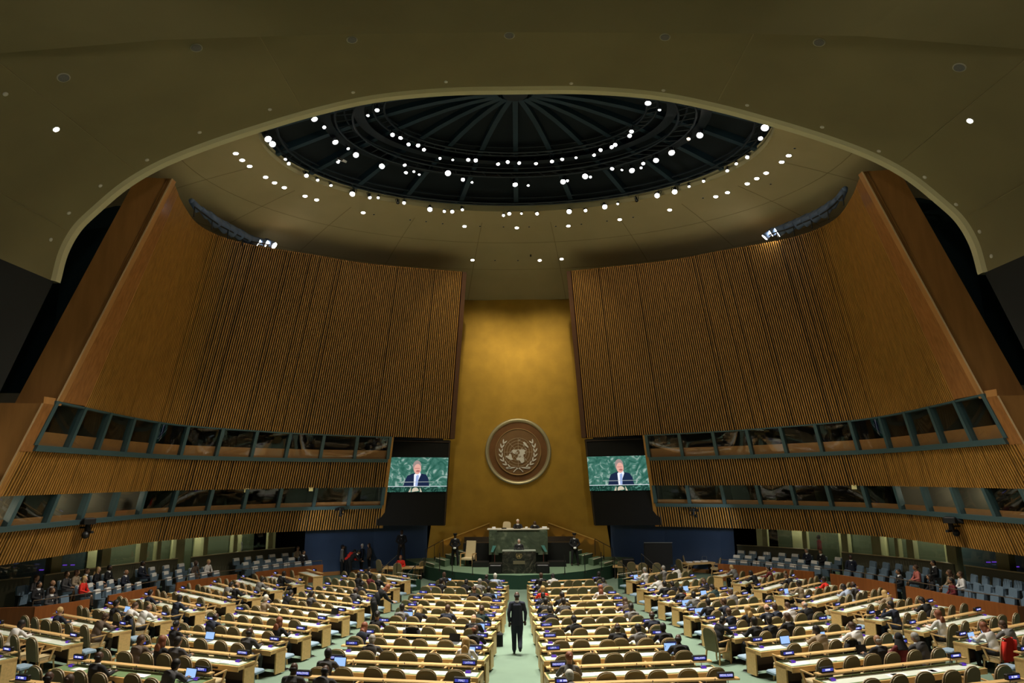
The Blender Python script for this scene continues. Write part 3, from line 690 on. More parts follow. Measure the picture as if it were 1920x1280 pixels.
def emblem(R,name_parts=True):
    """flat emblem relief in the XZ plane; returns mesh builders: land, grid, wreath"""
    land=MB(); g=MB(); w=MB()
    for c in LAND:
        p=[polar(a,b,R) for a,b in c]
        land.prism(p,lambda x,y:(x,-.0,y),lambda x,y:(x,-.05,y))
    th=R*.018
    for lat in (60,30,0,-30,-60):
        r=R*(90-lat)/150; n=48
        pts=[Vector((r*math.cos(2*PI*i/n),-.03,r*math.sin(2*PI*i/n))) for i in range(n+1)]
        for a,b in zip(pts,pts[1:]): g.obx(a,b,th,th,Vector((0,1,0)))
    for k in range(8):
        a=PI*k/4; r0=0 if k%2==0 else R*.2
        g.obx((r0*math.cos(a),-.03,r0*math.sin(a)),(R*math.cos(a),-.03,R*math.sin(a)),th,th,Vector((0,1,0)))
    # laurel branches
    def leaf(c,ang,L,wd):
        poly=[]
        for t in range(7): u=t/6; poly.append((u*L,wd*math.sin(PI*u)**.8))
        for t in range(5,0,-1): u=t/6; poly.append((u*L,-wd*math.sin(PI*u)**.8*.8))
        ca,sa=math.cos(ang),math.sin(ang)
        q=[(c[0]+x*ca-y*sa,c[1]+x*sa+y*ca) for x,y in poly]
        w.prism(q,lambda x,y:(x,0,y),lambda x,y:(x,-.05,y))
    for s in (-1,1):
        for k in range(7):
            a=math.radians(-64+k*15.5); rr=R*(1.22); cx,cz=rr*math.cos(a),rr*math.sin(a)-R*.02
            tang=a+PI/2
            for dd in (-.42,.42):
                L=R*.36; ang=tang+dd
                if s>0: leaf((cx,cz),ang,L,R*.055)
                else: leaf((-cx,cz),PI-ang,L,R*.055)
        a=math.radians(-64); leaf((s*R*.9,-R*1.18),math.pi*(.04 if s<0 else .96) ,R*.75,R*.06)
        pts=[(s*R*.15,-R*1.12),(-s*R*.15,-R*1.22),(-s*R*.35,-R*1.42)]
        for p,q in zip(pts,pts[1:]): w.obx((p[0],-.03,p[1]),(q[0],-.03,q[1]),R*.06,.05,Vector((0,1,0)))
    return land,g,w
EC=aty(971.5,846,47.42); ER=61.5/27.35
em=empty('wall_emblem',(EC.x,47.48,EC.z),0,'large round bronze emblem with a silver world map and laurel wreath on the gold wall','emblem')
def annulus(r0,r1,y0,y1,n=72):
    m=MB(); ring=lambda r,y:[Vector((r*math.cos(2*PI*i/n),y,r*math.sin(2*PI*i/n))) for i in range(n+1)]
    m.grid([ring(r1,0),ring(r1,y1),ring((r0+r1)/2,y1-.03),ring(r0,y0),ring(r0,0)]); return m
annulus(ER*.885,ER,-.10,-.22).build('outer_ring',mat('pale gilt',(.62,.56,.36),.35,metal=.5),em,smooth=True)
m=MB(); m.cone((0,0,0),(0,-.05,0),ER*.89,ER*.89,72); m.build('bronze_field',mat('bronze field',(.22,.10,.035),.45,metal=.35,noise=.12,nscale=1.5),em)
m=MB(); m.cone((0,0,-.02),(0,-.12,-.02),ER*.675,ER*.675,72); m.build('bronze_disc',mat('bronze disc',(.27,.15,.065),.42,metal=.35,noise=.10,nscale=1.5),em)
annulus(ER*.675,ER*.70,-.14,-.17).build('inner_ring',mat('brass line',(.75,.55,.30),.35,metal=.5),em).location=(0,0,-.02)
SILV=mat('silver relief',(.92,.89,.84),.5)
l,g,w_=emblem(ER*.425)
l.build('world_map',SILV,em).location=(0,-.13,-.05); g.build('map_grid',mat('brass grid',(.80,.66,.45),.4),em).location=(0,-.13,-.05); w_.build('laurel_wreath',SILV,em).location=(0,-.13,-.03)
# ---------------------------------------------------------------- big screens
for side in (-1,1):
    if side<0: q=[(718,822),(843,825),(833,985),(706,985)]; sc=[(724,857),(841,857.5),(837,921.5),(720,922.5)]
    else: q=[(1098,823),(1222,818),(1240,984),(1116,985)]; sc=[(1100.5,856),(1217,853.5),(1223,918.5),(1106,920)]
    SYY=43.6
    P=[aty(x,y,SYY) for x,y in q]
    c=sum(P,Vector((0,0,0)))/4
    r=empty('display_screen',(c.x,SYY,c.z),0,'big screen in a tall black housing, %s of the gold wall'%sidename(side),'screen','pair of big screens')
    o=Vector((c.x,SYY,c.z)); P=[p-o for p in P]
    m=MB(); b=[P[3],P[2],P[2]+Vector((0,.7,0)),P[3]+Vector((0,.7,0)),P[0],P[1],P[1]+Vector((0,.7,0)),P[0]+Vector((0,.7,0))]; m.hexa(b); m.build('housing',BLK2,r)
    m=MB(); 
    for a,b_ in ((P[0],P[3]),(P[1],P[2])): m.obx(a+Vector((0,-.03,0)),b_+Vector((0,-.03,0)),.05,.06)
    m.obx(P[0]+Vector((0,-.03,-.12)),P[1]+Vector((0,-.03,-.12)),.05,.06); m.build('housing_trim',mat('dark trim',(.035,.02,.01),.5),r)
    Q=[aty(x,y,SYY-.06)-o for x,y in sc]
    def at_(u,v,d=0): # u 0..1 left-right, v 0..1 bottom-top
        a=Q[3].lerp(Q[2],u); b2=Q[0].lerp(Q[1],u); p=a.lerp(b2,v); return p+Vector((0,-.004-d*.004,0))
    m=MB(); mats_=[SCRG,SCRD,emi('pic suit',(.012,.022,.06),1),emi('pic face',(.80,.42,.34),1),emi('pic hair',(.35,.27,.25),1),emi('pic white',(.9,.93,1),1),emi('pic tie',(.35,.45,.75),1),emi('pic line',(.45,.50,.48),1),emi('pic emblem',(.62,.55,.42),1),emi('pic shadow',(.45,.16,.14),1)]
    def shape(pts,d,mi): m.mi=mi; m.add([at_(u,v,d) for u,v in pts],[tuple(range(len(pts)))])
    shape([(0,.155),(1,.155),(1,1),(0,1)],0,0); shape([(0,0),(1,0),(1,.155),(0,.155)],0,1)
    shape([(.30,.16),(.33,.36),(.36,.47),(.44,.53),(.50,.55),(.58,.53),(.66,.50),(.70,.38),(.72,.16)],1,2)
    shape([(.47,.16),(.465,.50),(.50,.55),(.56,.58),(.575,.50),(.53,.30),(.515,.16)],2,5); shape([(.495,.17),(.50,.46),(.53,.50),(.545,.46),(.53,.17)],3,6)
    el=lambda cx,cy,rx,ry,n=18,a0=0,a1=2*PI:[(cx+rx*math.cos(a0+(a1-a0)*i/n),cy+ry*math.sin(a0+(a1-a0)*i/n)) for i in range(n)]
    shape(el(.505,.74,.068,.175),2,4); shape(el(.515,.66,.058,.15),3,3); shape(el(.525,.60,.030,.030),4,9); shape([(.47,.69),(.55,.69),(.55,.675),(.47,.675)],4,9)
    shape([(.22,.275),(.80,.285),(.80,.295),(.22,.29)],5,7); shape([(0,.155),(1,.155),(1,.168),(0,.168)],5,5)
    shape(el(.50,.03,.055,.10,12,0,PI)+[(.445,.0)],4,8); 
    for s_ in (-1,1): shape([(.5+s_*.07,.12),(.5+s_*.075,.12),(.5+s_*.11,.0),(.5+s_*.075,.0)],4,8)
    m.build('screen_picture',mats_,r)
# ---------------------------------------------------------------- rostrum
ros=empty('rostrum',(0,43.4,SH),0,'high green marble rostrum bench with black base below the gold wall','rostrum')
rx0=aty(916.5,1036,42.6).x; rx1=aty(1027.5,1036,42.6).x; rzt=aty(971,993,42.6).z-SH; rzb=aty(971,1036,42.6).z-SH
m=MB(); m.box(rx0+.5,rx1-.5,-.8,-.6,rzb,rzt); m.hexa([(rx0,-.62,rzb-.12),(rx0+.58,-.8,rzb-.12),(rx0+.58,-.6,rzb-.12),(rx0,-.4,rzb-.12),(rx0,-.62,rzt),(rx0+.58,-.8,rzt),(rx0+.58,-.6,rzt),(rx0,-.4,rzt)])
m.hexa([(rx1-.58,-.8,rzb-.12),(rx1,-.62,rzb-.12),(rx1,-.4,rzb-.12),(rx1-.58,-.6,rzb-.12),(rx1-.58,-.8,rzt),(rx1,-.62,rzt),(rx1,-.4,rzt),(rx1-.58,-.6,rzt)]); m.build('marble_front',MARB,ros)
m=MB(); m.hexa([(rx0-.1,-.66,rzt),(rx1+.1,-.66,rzt),(rx1+.1,.1,rzt),(rx0-.1,.1,rzt),(rx0-.1,-.66,rzt+.05),(rx1+.1,-.66,rzt+.05),(rx1+.1,.1,rzt+.05),(rx0-.1,.1,rzt+.05)]); m.box(rx0+.5,rx1-.5,-.86,-.6,rzt,rzt+.05); m.build('desk_top',mat('pale desk top',(.70,.66,.55),.5),ros)
m=MB(); m.box(rx0+.15,rx1-.15,-.5,2.0,0,rzb+.05); m.build('black_base',BLACK,ros)
m=MB(); m.box(-3.45,rx0+.1,.45,1.9,0,1.25); m.box(-2.8,rx0,-1.0,-.1,0,.28); m.build('side_base',BLACK,ros); m=MB(); m.box(rx1-.1,3.45,.45,1.9,0,1.25); m.box(rx1,2.8,-1.0,-.1,0,.28); m.build('side_base',BLACK,ros)
m=MB(); m.box(-3.5,3.5,1.9,2.0,0,1.5); m.build('rear_screen',mat('dark bronze panel',(.05,.035,.02),.5),ros)
for i,s in enumerate((-1,1)):
    m=MB(); m.hexa([(s*1.62-.07,-.83,rzb+.05),(s*1.62+.07,-.83,rzb+.05),(s*1.62+.07,-.81,rzb+.05),(s*1.62-.07,-.81,rzb+.05),(s*1.45-.13,-.83,rzb+.42),(s*1.45+.08,-.83,rzb+.42),(s*1.45+.08,-.81,rzb+.42),(s*1.45-.13,-.81,rzb+.42)]); m.build('teleprompter_reflection' if 0 else 'reflection_patch',mat('teal inlay',(.10,.30,.28),.3),ros)  # teal patch paints a teleprompter's reflection onto the marble front
    m=MB(); m.box(s*1.45-.02,s*1.45+.02,-1.2,-1.16,0,rzb); m.build('stand_pole',mat('dark red pole',(.08,.02,.015),.5),ros)
# lectern
LY=atz(971,1075,SH).y; lw=aty(1003,1060,LY).x; lzt=aty(971,1033.5,LY).z-SH
lec=empty('lectern',(0.0,LY,SH),0,'dark marble speaker lectern with a gold emblem and plaque at the front of the stage','lectern')
lx=lw+.06
m=MB(); m.box(-lx,lx,0,.35,0,lzt); m.build('marble_front',MARBD,lec)
m=MB(); m.box(-lx,lx,0,.8,lzt,lzt+.03); m.build('lectern_top',mat('lectern top edge',(.30,.34,.28),.4),lec)

for s in (-1,1):
    m=MB(); x0,x1=sorted((s*lx,s*(lx+.75))); m.box(x0,x1,.05,1.0,0,.50); m.bbox(x0+.03,x1-.03,-.05,.2,0,.46,.04); m.build('side_box',BLACK,lec)

GILT=mat('gilt emblem',(.55,.40,.16),.4,metal=.3)
l,g,w_=emblem(.125); e=MB(); 
for q in (l,g,w_):
    e.add(q.v,q.f)
o=e.build('gold_emblem',GILT,lec); o.location=(-.0,-.015,lzt-.22); o.scale=(1,.2,1)
m=MB(); m.box(-.33,.33,-.02,0,.50,.68); m.build('plaque',mat('plaque',(.16,.14,.08),.5),lec)
m=MB(); m.box(-.55,.55,.05,.08,lzt+.16,lzt+.175); m.cone((-.25,.1,lzt+.03),(-.18,.06,lzt+.18),.008,.008,5); m.cone((.25,.1,lzt+.03),(.18,.06,lzt+.18),.008,.008,5); m.build('microphone_bar',METAL,lec)
# stage stair flights rising behind
for side in (-1,1):
    st=empty('rear_stairs',(side*4.2,43.0,SH),0,'green stairs with pale nosings rising to the %s of the rostrum'%sidename(side),'steps')
    for k,(xx,yy,zz) in enumerate(((5.6,44.2,.18),(5.0,44.6,.36),(4.4,45.0,.54),(3.8,45.4,.72))):
        m=MB(); a=Vector((side*(xx+.15)-side*4.2,yy-43.6,0)); b=Vector((side*(xx-.55)-side*4.2,yy-44.9,0)); w3=Vector((-side*.25,.6,0))
        m.hexa([b,a,a+w3,b+w3]+[v+Vector((0,0,zz)) for v in (b,a,a+w3,b+w3)] if side<0 else [a,b,b+w3,a+w3]+[v+Vector((0,0,zz)) for v in (a,b,b+w3,a+w3)]); m.build('tread',STAGEC,st)
        m=MB(); m.obx(a+Vector((0,0,zz+.012)),b+Vector((0,0,zz+.012)),.09,.025); m.build('nosing',NOSE,st)
    # sloping gold balustrade
    a=aty(1028,981,46.4); b=aty(1122,1015,46.4); c=aty(1131,1041,46.4)
    if side<0:
        pts=[(-a.x,a.z),(-b.x,b.z),(-b.x-.25,SH),(-a.x,SH)]
    else: pts=[(a.x,a.z),(b.x,b.z),(b.x+.25,SH),(a.x,SH)]
    bal=empty('balustrade',(0,46.6,0),0,'gold clad sloping balustrade wall to the %s of the rostrum'%sidename(side),'balustrade')
    m=MB(); m.prism(pts,lambda x,z:(x,0,z),lambda x,z:(x,.12,z)); m.build('balustrade_wall',mat('dim gold cladding',(.36,.20,.035),.4,metal=.5),bal)
    m=MB(); m.obx((pts[0][0],-.03,pts[0][1]+.03),(pts[1][0],-.03,pts[1][1]+.03),.09,.06); m.build('handrail',mat('gilt rail',(.75,.50,.14),.35,metal=.4),bal)
    for k in range(5):
        x=side*(2.6+k*.72); 
        l_=bpy.data.lights.new('uplight_lamp','SPOT'); l_.energy=16; l_.spot_size=math.radians(50); l_.color=(1,.72,.3); l_.shadow_soft_size=.04
        lo=bpy.data.objects.new('uplight_lamp',l_); COL.objects.link(lo); lo.location=(x,46.25,SH+.75-.13*k); lo.rotation_euler=Vector((0,.16,1)).to_track_quat('-Z','Y').to_euler()
        m=MB(); m.cone((0,0,-.08),(0,0,0),.05,.06,10); m.cone((0,0,-(.72-.13*k)),(0,0,-.07),.02,.02,6); o=m.build('uplight',BLACK); o.location=(x,46.25,SH+.72-.13*k); tag(o,'small uplight by the gold wall, %s from the rostrum on the %s'%(ordn(k+1),sidename(side)),'light','uplights along the gold wall')
# thin black stage railing posts
for i,(x,y0,y1) in enumerate(((848,1044,1077),(886,1040,1077),(1059,1044,1076),(1097,1043,1074),(824,1048,1070),(1128,1045,1069))):
    p=atz(x,y1,SH); m=MB(); m.cone((0,0,0),(0,0,1.0),.022,.022,6); m.cone((0,0,0),(0,0,.015),.09,.09,10); o=m.build('stage_post',BLACK); o.location=p
    tag(o,'thin black post along the stage edge, %s from the %s'%(ordn({0:2,1:3,2:3,3:2,4:1,5:1}[i]),'left' if x<970 else 'right'),'post','thin posts along the stage edge')
for side in (-1,1):
    for k,(A,B) in enumerate((((5.2,38.95),(6.0,37.9)),((6.9,40.2),(7.7,39.2)),((5.7,43.3),(4.7,43.9)))):
        m=MB(); a=Vector((side*A[0],A[1],SH)); b=Vector((side*B[0],B[1],SH-.7 if k<2 else SH+.5)); hh=Vector((0,0,.95))
        if k<2: b.z=.0
        m.tube([a,a+hh,b+hh,b],.02,6); mid=(a+b)/2; m.cone(mid,mid+hh,.015,.015,6); o=m.build('stair_rail',BLACK); tag(o,'thin black stair rail, %s, %s of the stage'%(('inner side of the front steps','outer side of the front steps','beside the rear stairs')[k],sidename(side)),'handrail')
# black video monitor on the right, speakers
p=aty(1236,1058,42.2); m=MB(); mon=empty('video_monitor',(p.x,42.2,0),0,'large black video monitor facing the stage in front of the right navy wall','monitor')
w2=(aty(1262,1040,42.2).x-aty(1210,1040,42.2).x)/2; zt=aty(1236,1017,42.2).z
m.bbox(-w2,w2,0,.25,zt-1.25,zt,.03); m.build('monitor_body',BLK2,mon); m=MB(); m.box(-w2-.02,w2+.02,-.02,.02,zt-.02,zt+.02); m.build('bezel',METAL,mon); m=MB(); m.box(-w2*.8,w2*.8,-.1,.4,0,zt-1.25); m.build('cabinet_stand',BLACK,mon)
p=aty(1175,1052,43.2); m=MB(); m.bbox(-.35,.35,-.2,.2,0,.42,.04); o=m.build('floor_monitor',BLACK); o.location=(p.x,42.6,SH); tag(o,'small black floor speaker on the right end of the stage','speaker')
# ---------------------------------------------------------------- delegate desks
ROWS={'CL':[((829,1087),(952,1090.6)),((800,1098),(949,1103)),((782.5,1112),(946,1117)),((770,1122),(945.6,1128)),((760,1135.6),(943,1140.6)),((749,1150.4),(935,1156)),((705,1165),(927.5,1173)),((675,1186.5),(922,1194)),((642,1208.5),(913,1217)),((612,1236),(902.5,1246)),((547,1265.6),(891,1280)),((500,1301),(878,1318))],
'CR':[((990,1089.8),(1127,1085)),((992,1102.5),(1139,1098)),((994,1116.5),(1160,1112.5)),((996,1128),(1172,1123)),((998,1140.6),(1178,1136)),((1002,1155.6),(1195,1150)),((1007,1173.8),(1231,1166)),((1012,1194),(1251,1188)),((1016.5,1218),(1279,1209)),((1024,1249),(1332,1237)),((1031,1280),(1384,1269.5)),((1038,1318),(1440,1306))],
'RI':[((1176,1080.6),(1267.5,1069)),((1196,1095.5),(1302.5,1080.6)),((1210.6,1108),(1329,1097.5)),((1236,1119),(1365,1105)),((1262,1129),(1405,1114)),((1284,1144.5),(1450,1129)),((1318,1160.6),(1499,1143)),((1356,1180),(1554,1161)),((1402,1202),(1619,1180.6)),((1458,1228),(1705,1205)),((1529,1260),(1806,1232)),((1622,1303),(1917,1272))],
'RO':[((1376,1085.6),(1447,1068)),((1415,1097),(1490,1080.6)),((1456,1107.5),(1546,1091)),((1505.6,1120),(1605.6,1101)),((1560,1135),(1667.5,1115.6)),((1623,1150),(1750.6,1128.7)),((1698,1169),(1840.6,1145)),((1790.6,1191),(1945,1165)),((1905,1219),(2080,1190))],
'LI':[((673,1070.6),(767.5,1081)),((641,1082),(747.5,1094)),((608,1096),(730,1108.7)),((573,1105.6),(706,1118.7)),((534,1118),(680.6,1131.5)),((492,1130),(653,1145)),((441,1143),(617.5,1160.6)),((385.6,1162),(580,1180)),((317,1181),(532,1200.6)),((253,1207.5),(474,1227)),((134,1235),(399,1259)),((25,1274),(330,1303))],
'LO':[((514,1076),(569,1088)),((454,1082.5),(528,1098)),((400,1092.5),(487,1111)),((339,1104),(439,1121)),((270.6,1116),(382.5,1136)),((202,1133),(319,1152.5)),((104,1150),(243,1170.6)),((-10,1169),(152,1193)),((-150,1195),(29,1220))]}
BLK={'CL':'centre left','CR':'centre right','RI':'inner right','RO':'outer right','LI':'inner left','LO':'outer left'}
SHZ=.88
rd=random.Random(11)
# chair
def tomb(w,h,n=10,e=2.6):
    pts=[(-w/2,0),(w/2,0)]
    hh=h*.62
    for i in range(n+1):
        t=PI*i/n; c,s=math.cos(t),math.sin(t)
        pts.append((w/2*math.copysign(abs(c)**(2/e),c),hh+(h-hh)*abs(s)**(2/e)))
    return pts
TILT=.16
def backmap(off):
    return lambda x,y:(x,-.24-y*TILT-off,.36+y)
m=MB(); tp=tomb(.47,.66); m.prism(tp,backmap(.0),backmap(.055)); CH_BACK=m.mesh('backrest',CHAIRO)
m=MB(); tp2=tomb(.42,.60); m.prism([(x,y+.02) for x,y in tp2],backmap(-.03),backmap(.0)); CH_PAD=m.mesh('back_pad',CHAIRC)
m=MB(); pts=[Vector(backmap(.0)(x*1.015,y*1.01)) for x,y in tp[1:]+[tp[0]]]
for a,b in zip(pts,pts[1:]): m.obx(a,b,.028,.028,Vector((0,1,0)))
CH_PIPE=m.mesh('piping',CHAIRE)
m=MB(); m.bbox(-.24,.24,-.24,.26,.37,.46,.03); CH_SEAT=m.mesh('seat',CHAIRC)
def armm(s):
    m=MB(); m.obx((s*.28,-.24,.645),(s*.28,.20,.665),.05,.03); m.obx((s*.28,.16,.65),(s*.27,.05,.36),.04,.045); return m.mesh('armrest',CHWOOD)
CH_ARM={s:armm(s) for s in (-1,1)}
def legm(s,f):
    m=MB(); y=.22 if f>0 else -.27; m.obx((s*.25,y*.8,.37),(s*.27,y,0),.04,.04)
    if f>0: m.obx((s*.26,-.22,.34),(s*.26,.20,.34),.035,.05)
    return m.mesh('leg',CHWOOD)
CH_LEG={(s,f):legm(s,f) for s in (-1,1) for f in (-1,1)}
CHPARTS=[(CH_BACK,'backrest'),(CH_PAD,'back_pad'),(CH_PIPE,'piping'),(CH_SEAT,'seat')]+[(CH_ARM[s],'armrest') for s in (-1,1)]+[(CH_LEG[k],'leg') for k in CH_LEG]
def chair(loc,rz,label,group,name='delegate_chair'):
    o=empty(name,loc,rz,label,'chair',group)
    for me,n in CHPARTS: inst(me,n,o)
    return o
m=MB(); m.bbox(-.22,.22,-.20,.20,.34,.42,.03); BL_SEAT=m.mesh('cushion',BLUEL)
m=MB(); m.bbox(-.23,.23,.16,.22,.45,.80,.02); BL_BACK=m.mesh('low_back',BLUEC)
m=MB(); m.cone((0,0,0),(0,0,.36),.05,.04,8); m.cone((0,0,0),(0,0,.02),.16,.14,12); BL_PED=m.mesh('pedestal',METAL)
# sign
m=MB(); m.bbox(-.19,.19,-.045,.045,0,.12,.01); SG_BODY=m.mesh('sign_body',BLACK)
m=MB(); m.box(-.155,.155,-.052,-.045,.030,.092); SG_DISP=m.mesh('display',EMS)
def strips(seed):
    r=random.Random(seed); m=MB(); n=r.choice((5,6,7,8,9,10)); w=.024; x=-n*w/2
    for i in range(n):
        if r.random()>.08: m.box(x+.003,x+w-.003,-.056,-.0521,.046,.082)
        x+=w
    return m.mesh('lettering',EMT)
STR=[strips(i) for i in range(10)]
def textmesh(t,h=.045,w=.30):
    c=bpy.data.curves.new('txt','FONT'); c.body=t; c.size=h*1.4; c.align_x='CENTER'; c.extrude=.002
    o=bpy.data.objects.new('txt',c); COL.objects.link(o); bpy.context.view_layer.update()
    me=bpy.data.meshes.new_from_object(o.evaluated_get(bpy.context.evaluated_depsgraph_get())); bpy.data.objects.remove(o)
    xs=[v.co.x for v in me.vertices]; W=max(xs)-min(xs); k=min(1,w/W)
    for v in me.vertices: v.co=(v.co.x*k,-.054-v.co.z,.046+v.co.y)
    me.materials.clear(); me.materials.append(EMT); return me
TXT={('CL',11,0):'MALDIVES',('CL',11,1):'MALI',('CR',11,1):'MARSHALL ISLANDS',('CL',10,1):'LATVIA',('CL',10,0):'LUXEMBOURG',('LI',11,1):'EGYPT',('LI',10,1):'ESTONIA',('CR',8,0):'KUWAIT',('CR',7,0):'KENYA',('CL',9,0):'LAOS',('CR',9,0):'LIBYA',('CR',10,0):'MADAGASCAR',('CR',10,1):'MALAWI'}
m=MB(); m.bbox(-.075,.075,-.045,.045,0,.05,.01); CN_BODY=m.mesh('console_body',mat('console grey',(.06,.06,.07),.5))
m=MB(); m.box(-.065,.065,-.051,-.045,.008,.040); m.box(-.055,.055,-.03,.02,.050,.053); CN_DISP=m.mesh('display',EMP)
SLOTS={}
ndesk=0
def make_desk(blk,row,A,B,nseat=6,short=False):
    a=atf(*A,SHZ); b=atf(*B,SHZ)
    c=(a+b)/2; L=(b-a).xy.length; ang=math.atan2(b.y-a.y,b.x-a.x); z=fl(c.y)
    nm=BLK[blk]; ro=ordn(row)
    lab='light wood desk with green top, %s row from the stage, %s block'%(ro,nm)
    d=empty('delegate_desk',(c.x,c.y,z),ang,lab,'desk','delegate desks in the %s block'%nm)
    h=L/2
    m=MB(); m.box(-h,h,-.10,.07,SHZ-.035,SHZ); m.build('shelf',DESKW,d)
    hx=h+.05
    m=MB(); m.box(-hx,hx,-.56,.06,.70,.74); m.box(-hx,hx,-.58,-.56,.61,.74); m.box(-hx,-hx+.03,-.56,.05,.64,.70); m.box(hx-.03,hx,-.56,.05,.64,.70); m.build('desk_top',DESKW,d)
    m=MB(); m.box(-hx+.035,hx-.035,-.53,.04,.74,.746); m.build('leather_inlay',LEATH,d)
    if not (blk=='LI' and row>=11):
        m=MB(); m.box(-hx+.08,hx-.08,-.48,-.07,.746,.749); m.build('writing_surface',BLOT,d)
    for s in (-1,1):
        m=MB(); x0,x1=sorted((s*(hx-.045),s*hx)); m.box(x0,x1,-.34,.05,.07,.70); m.build('end_panel',DESKW,d)
    m=MB(); m.box(-hx+.05,hx-.05,.0,.03,.09,.70); m.box(-hx+.05,hx-.05,-.34,-.32,.35,.69); m.build('modesty_panel',DESKD,d)
    npst=4
    for i in range(npst):
        x=-h+.25+(L-.5)*i/(npst-1); m=MB(); m.cone((x,-.02,.746),(x,-.02,SHZ-.035),.008,.008,6); m.build('shelf_post',METAL,d)
    for i in range(2):
        x=(-.5+i)*L*.66; m=MB(); m.box(x-.10,x+.10,-.60,-.58,.645,.69); m.build('voting_panel',BLACK,d)
    for i in range(3):
        x=(-1+i)*L*.33+.1; m=MB(); m.cone((x,-.16,.749),(x+.02,-.2,.90),.005,.004,5); m.ball((x+.02,-.2,.91),.012,.012,.02,6,5); m.build('microphone',BLACK,d)
    for s in (-1,1):
        m=MB(); m.box(s*(hx-.10)-.02,s*(hx-.10)+.02,-.28,-.05,0,.09); m.build('foot',METAL,d)
    # signs and consoles
    ca,sa=math.cos(ang),math.sin(ang)
    def W(x,y,zz): return (c.x+x*ca-y*sa,c.y+x*sa+y*ca,z+zz)
    for e,s in ((0,-1),(1,1)):
        x=s*(h-.30)
        o=empty('country_sign',W(x,-.01,SHZ),ang,'lit blue name sign, %s end of the shelf, %s row, %s block'%('left' if s<0 else 'right',ro,nm),'sign','blue name signs in the %s block'%nm)
        inst(SG_BODY,'sign_body',o); inst(SG_DISP,'display',o)
        t=TXT.get((blk,row,e)); inst(textmesh(t) if t else rd.choice(STR),'lettering',o)
        o=empty('desk_console',W(s*(h-.28),-.20,.749),ang,'small violet lit console, %s end of the desk, %s row, %s block'%('left' if s<0 else 'right',ro,nm),'console','violet consoles in the %s block'%nm)
        inst(CN_BODY,'console_body',o); inst(CN_DISP,'display',o)
    # chairs
    n=nseat or max(3,round(L/.70)); sl=[]
    pitch=(L-.25)/n
    for i in range(n):
        x=-h+.125+pitch*(i+.5)+rd.uniform(-.06,.06)+( .05 if i%3==2 else -.05 if i%3==0 else 0); y=-.93+rd.uniform(-.10,.10)
        r=ang+rd.uniform(-.12,.12)
        p=W(x,y,0); p=(p[0],p[1],fl(p[1]))
        q='counted from the left'
        o=chair(p,r,'olive backed armchair, %s from the left, %s row, %s block'%(ordn(i+1),ro,nm),'olive armchairs in the %s block'%nm)
        P=Vector(p)-CAM+Vector((0,0,1.15)); dd=P.dot(FW); sl.append([960+F*P.dot(RT)/dd,640-F*P.dot(UP)/dd,o,r,p,False,W,ang,h])
    SLOTS[(blk,row)]=sl
    # pale blue adviser seat fixed in front of the desk at the aisle end
    if blk in ('LI','LO','RI','RO'):
        s=1 if blk in('LI','LO') else -1; p=W(s*(h-.24),.36,0)
        o=empty('adviser_stool',(p[0],p[1],fl(p[1])),ang,'pale blue low stool at the aisle end, %s row, %s block'%(ro,nm),'seat','pale blue adviser seats in the %s block'%nm)
        o.rotation_euler=(0,0,ang+PI); inst(BL_SEAT,'cushion',o); inst(BL_PED,'pedestal',o)
    # loose papers
    for k in range(rd.choice((3,4,4,5))):
        x=rd.uniform(-h+.4,h-.4); w=rd.uniform(.105,.22); hh=.15; m=MB(); m.box(-w,w,-hh*.8,hh*.8,0,rd.choice((.002,.004,.012)))
        o=m.build('paper_sheets',PAPER); p=W(x,-.34,.751); o.location=p; o.rotation_euler=(0,0,ang+rd.uniform(-.25,.25))
        tag(o,'white papers on the desk, %s from the left, %s row, %s block'%('%s',ro,nm),'papers','white papers on the %s block desks'%nm); o['xx']=x
    return d
for blk,rows in ROWS.items():
    for i,(A,B) in enumerate(rows): make_desk(blk,i+1,A,B,6)
# order the papers in every row from the left
from collections import defaultdict
pg=defaultdict(list)
for o in COL.objects:
    if o.name.startswith('paper_sheets'): pg[o['label']].append(o)
for l,os_ in pg.items():
    os_.sort(key=lambda o:o['xx'])
    for i,o in enumerate(os_): o['label']=l%ordn(i+1); del o['xx']
# two short single desks near the stage
for blk,A,B,lab in (('LO',(577,1066.5),(604,1074),'left'),('RO',(1339,1073),(1362,1069.5),'right')):
    a=atf(*A,SHZ); b=atf(*B,SHZ)
    c=(a+b)/2; L=(b-a).xy.length; ang=math.atan2(b.y-a.y,b.x-a.x); h=L/2
    d=empty('single_desk',(c.x,c.y,0),ang,'short light wood desk standing alone near the %s gallery parapet'%lab,'desk')
    m=MB(); m.box(-h,h,-.10,.07,SHZ-.035,SHZ); m.build('shelf',DESKW,d)
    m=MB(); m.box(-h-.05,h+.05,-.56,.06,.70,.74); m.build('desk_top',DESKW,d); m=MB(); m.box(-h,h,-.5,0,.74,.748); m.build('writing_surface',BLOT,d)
    for s in (-1,1): m=MB(); m.box(s*h-.025,s*h+.025,-.5,.05,0,.70); m.build('end_panel',DESKW,d)
    ca,sa=math.cos(ang),math.sin(ang)
    o=empty('country_sign',(c.x,c.y,SHZ),ang,'lit blue name sign on the short single desk near the %s gallery'%lab,'sign'); inst(SG_BODY,'sign_body',o); inst(SG_DISP,'display',o); inst(STR[2],'lettering',o)
    chair((c.x+.95*sa,c.y-.95*ca,0),ang,'olive armchair at the short single desk near the %s gallery'%lab,None)
    if lab=='right': SLOTS[('S',1)]=[[1367,1065,None,ang,(c.x+.95*sa,c.y-.95*ca,0),False,None,0,0]]
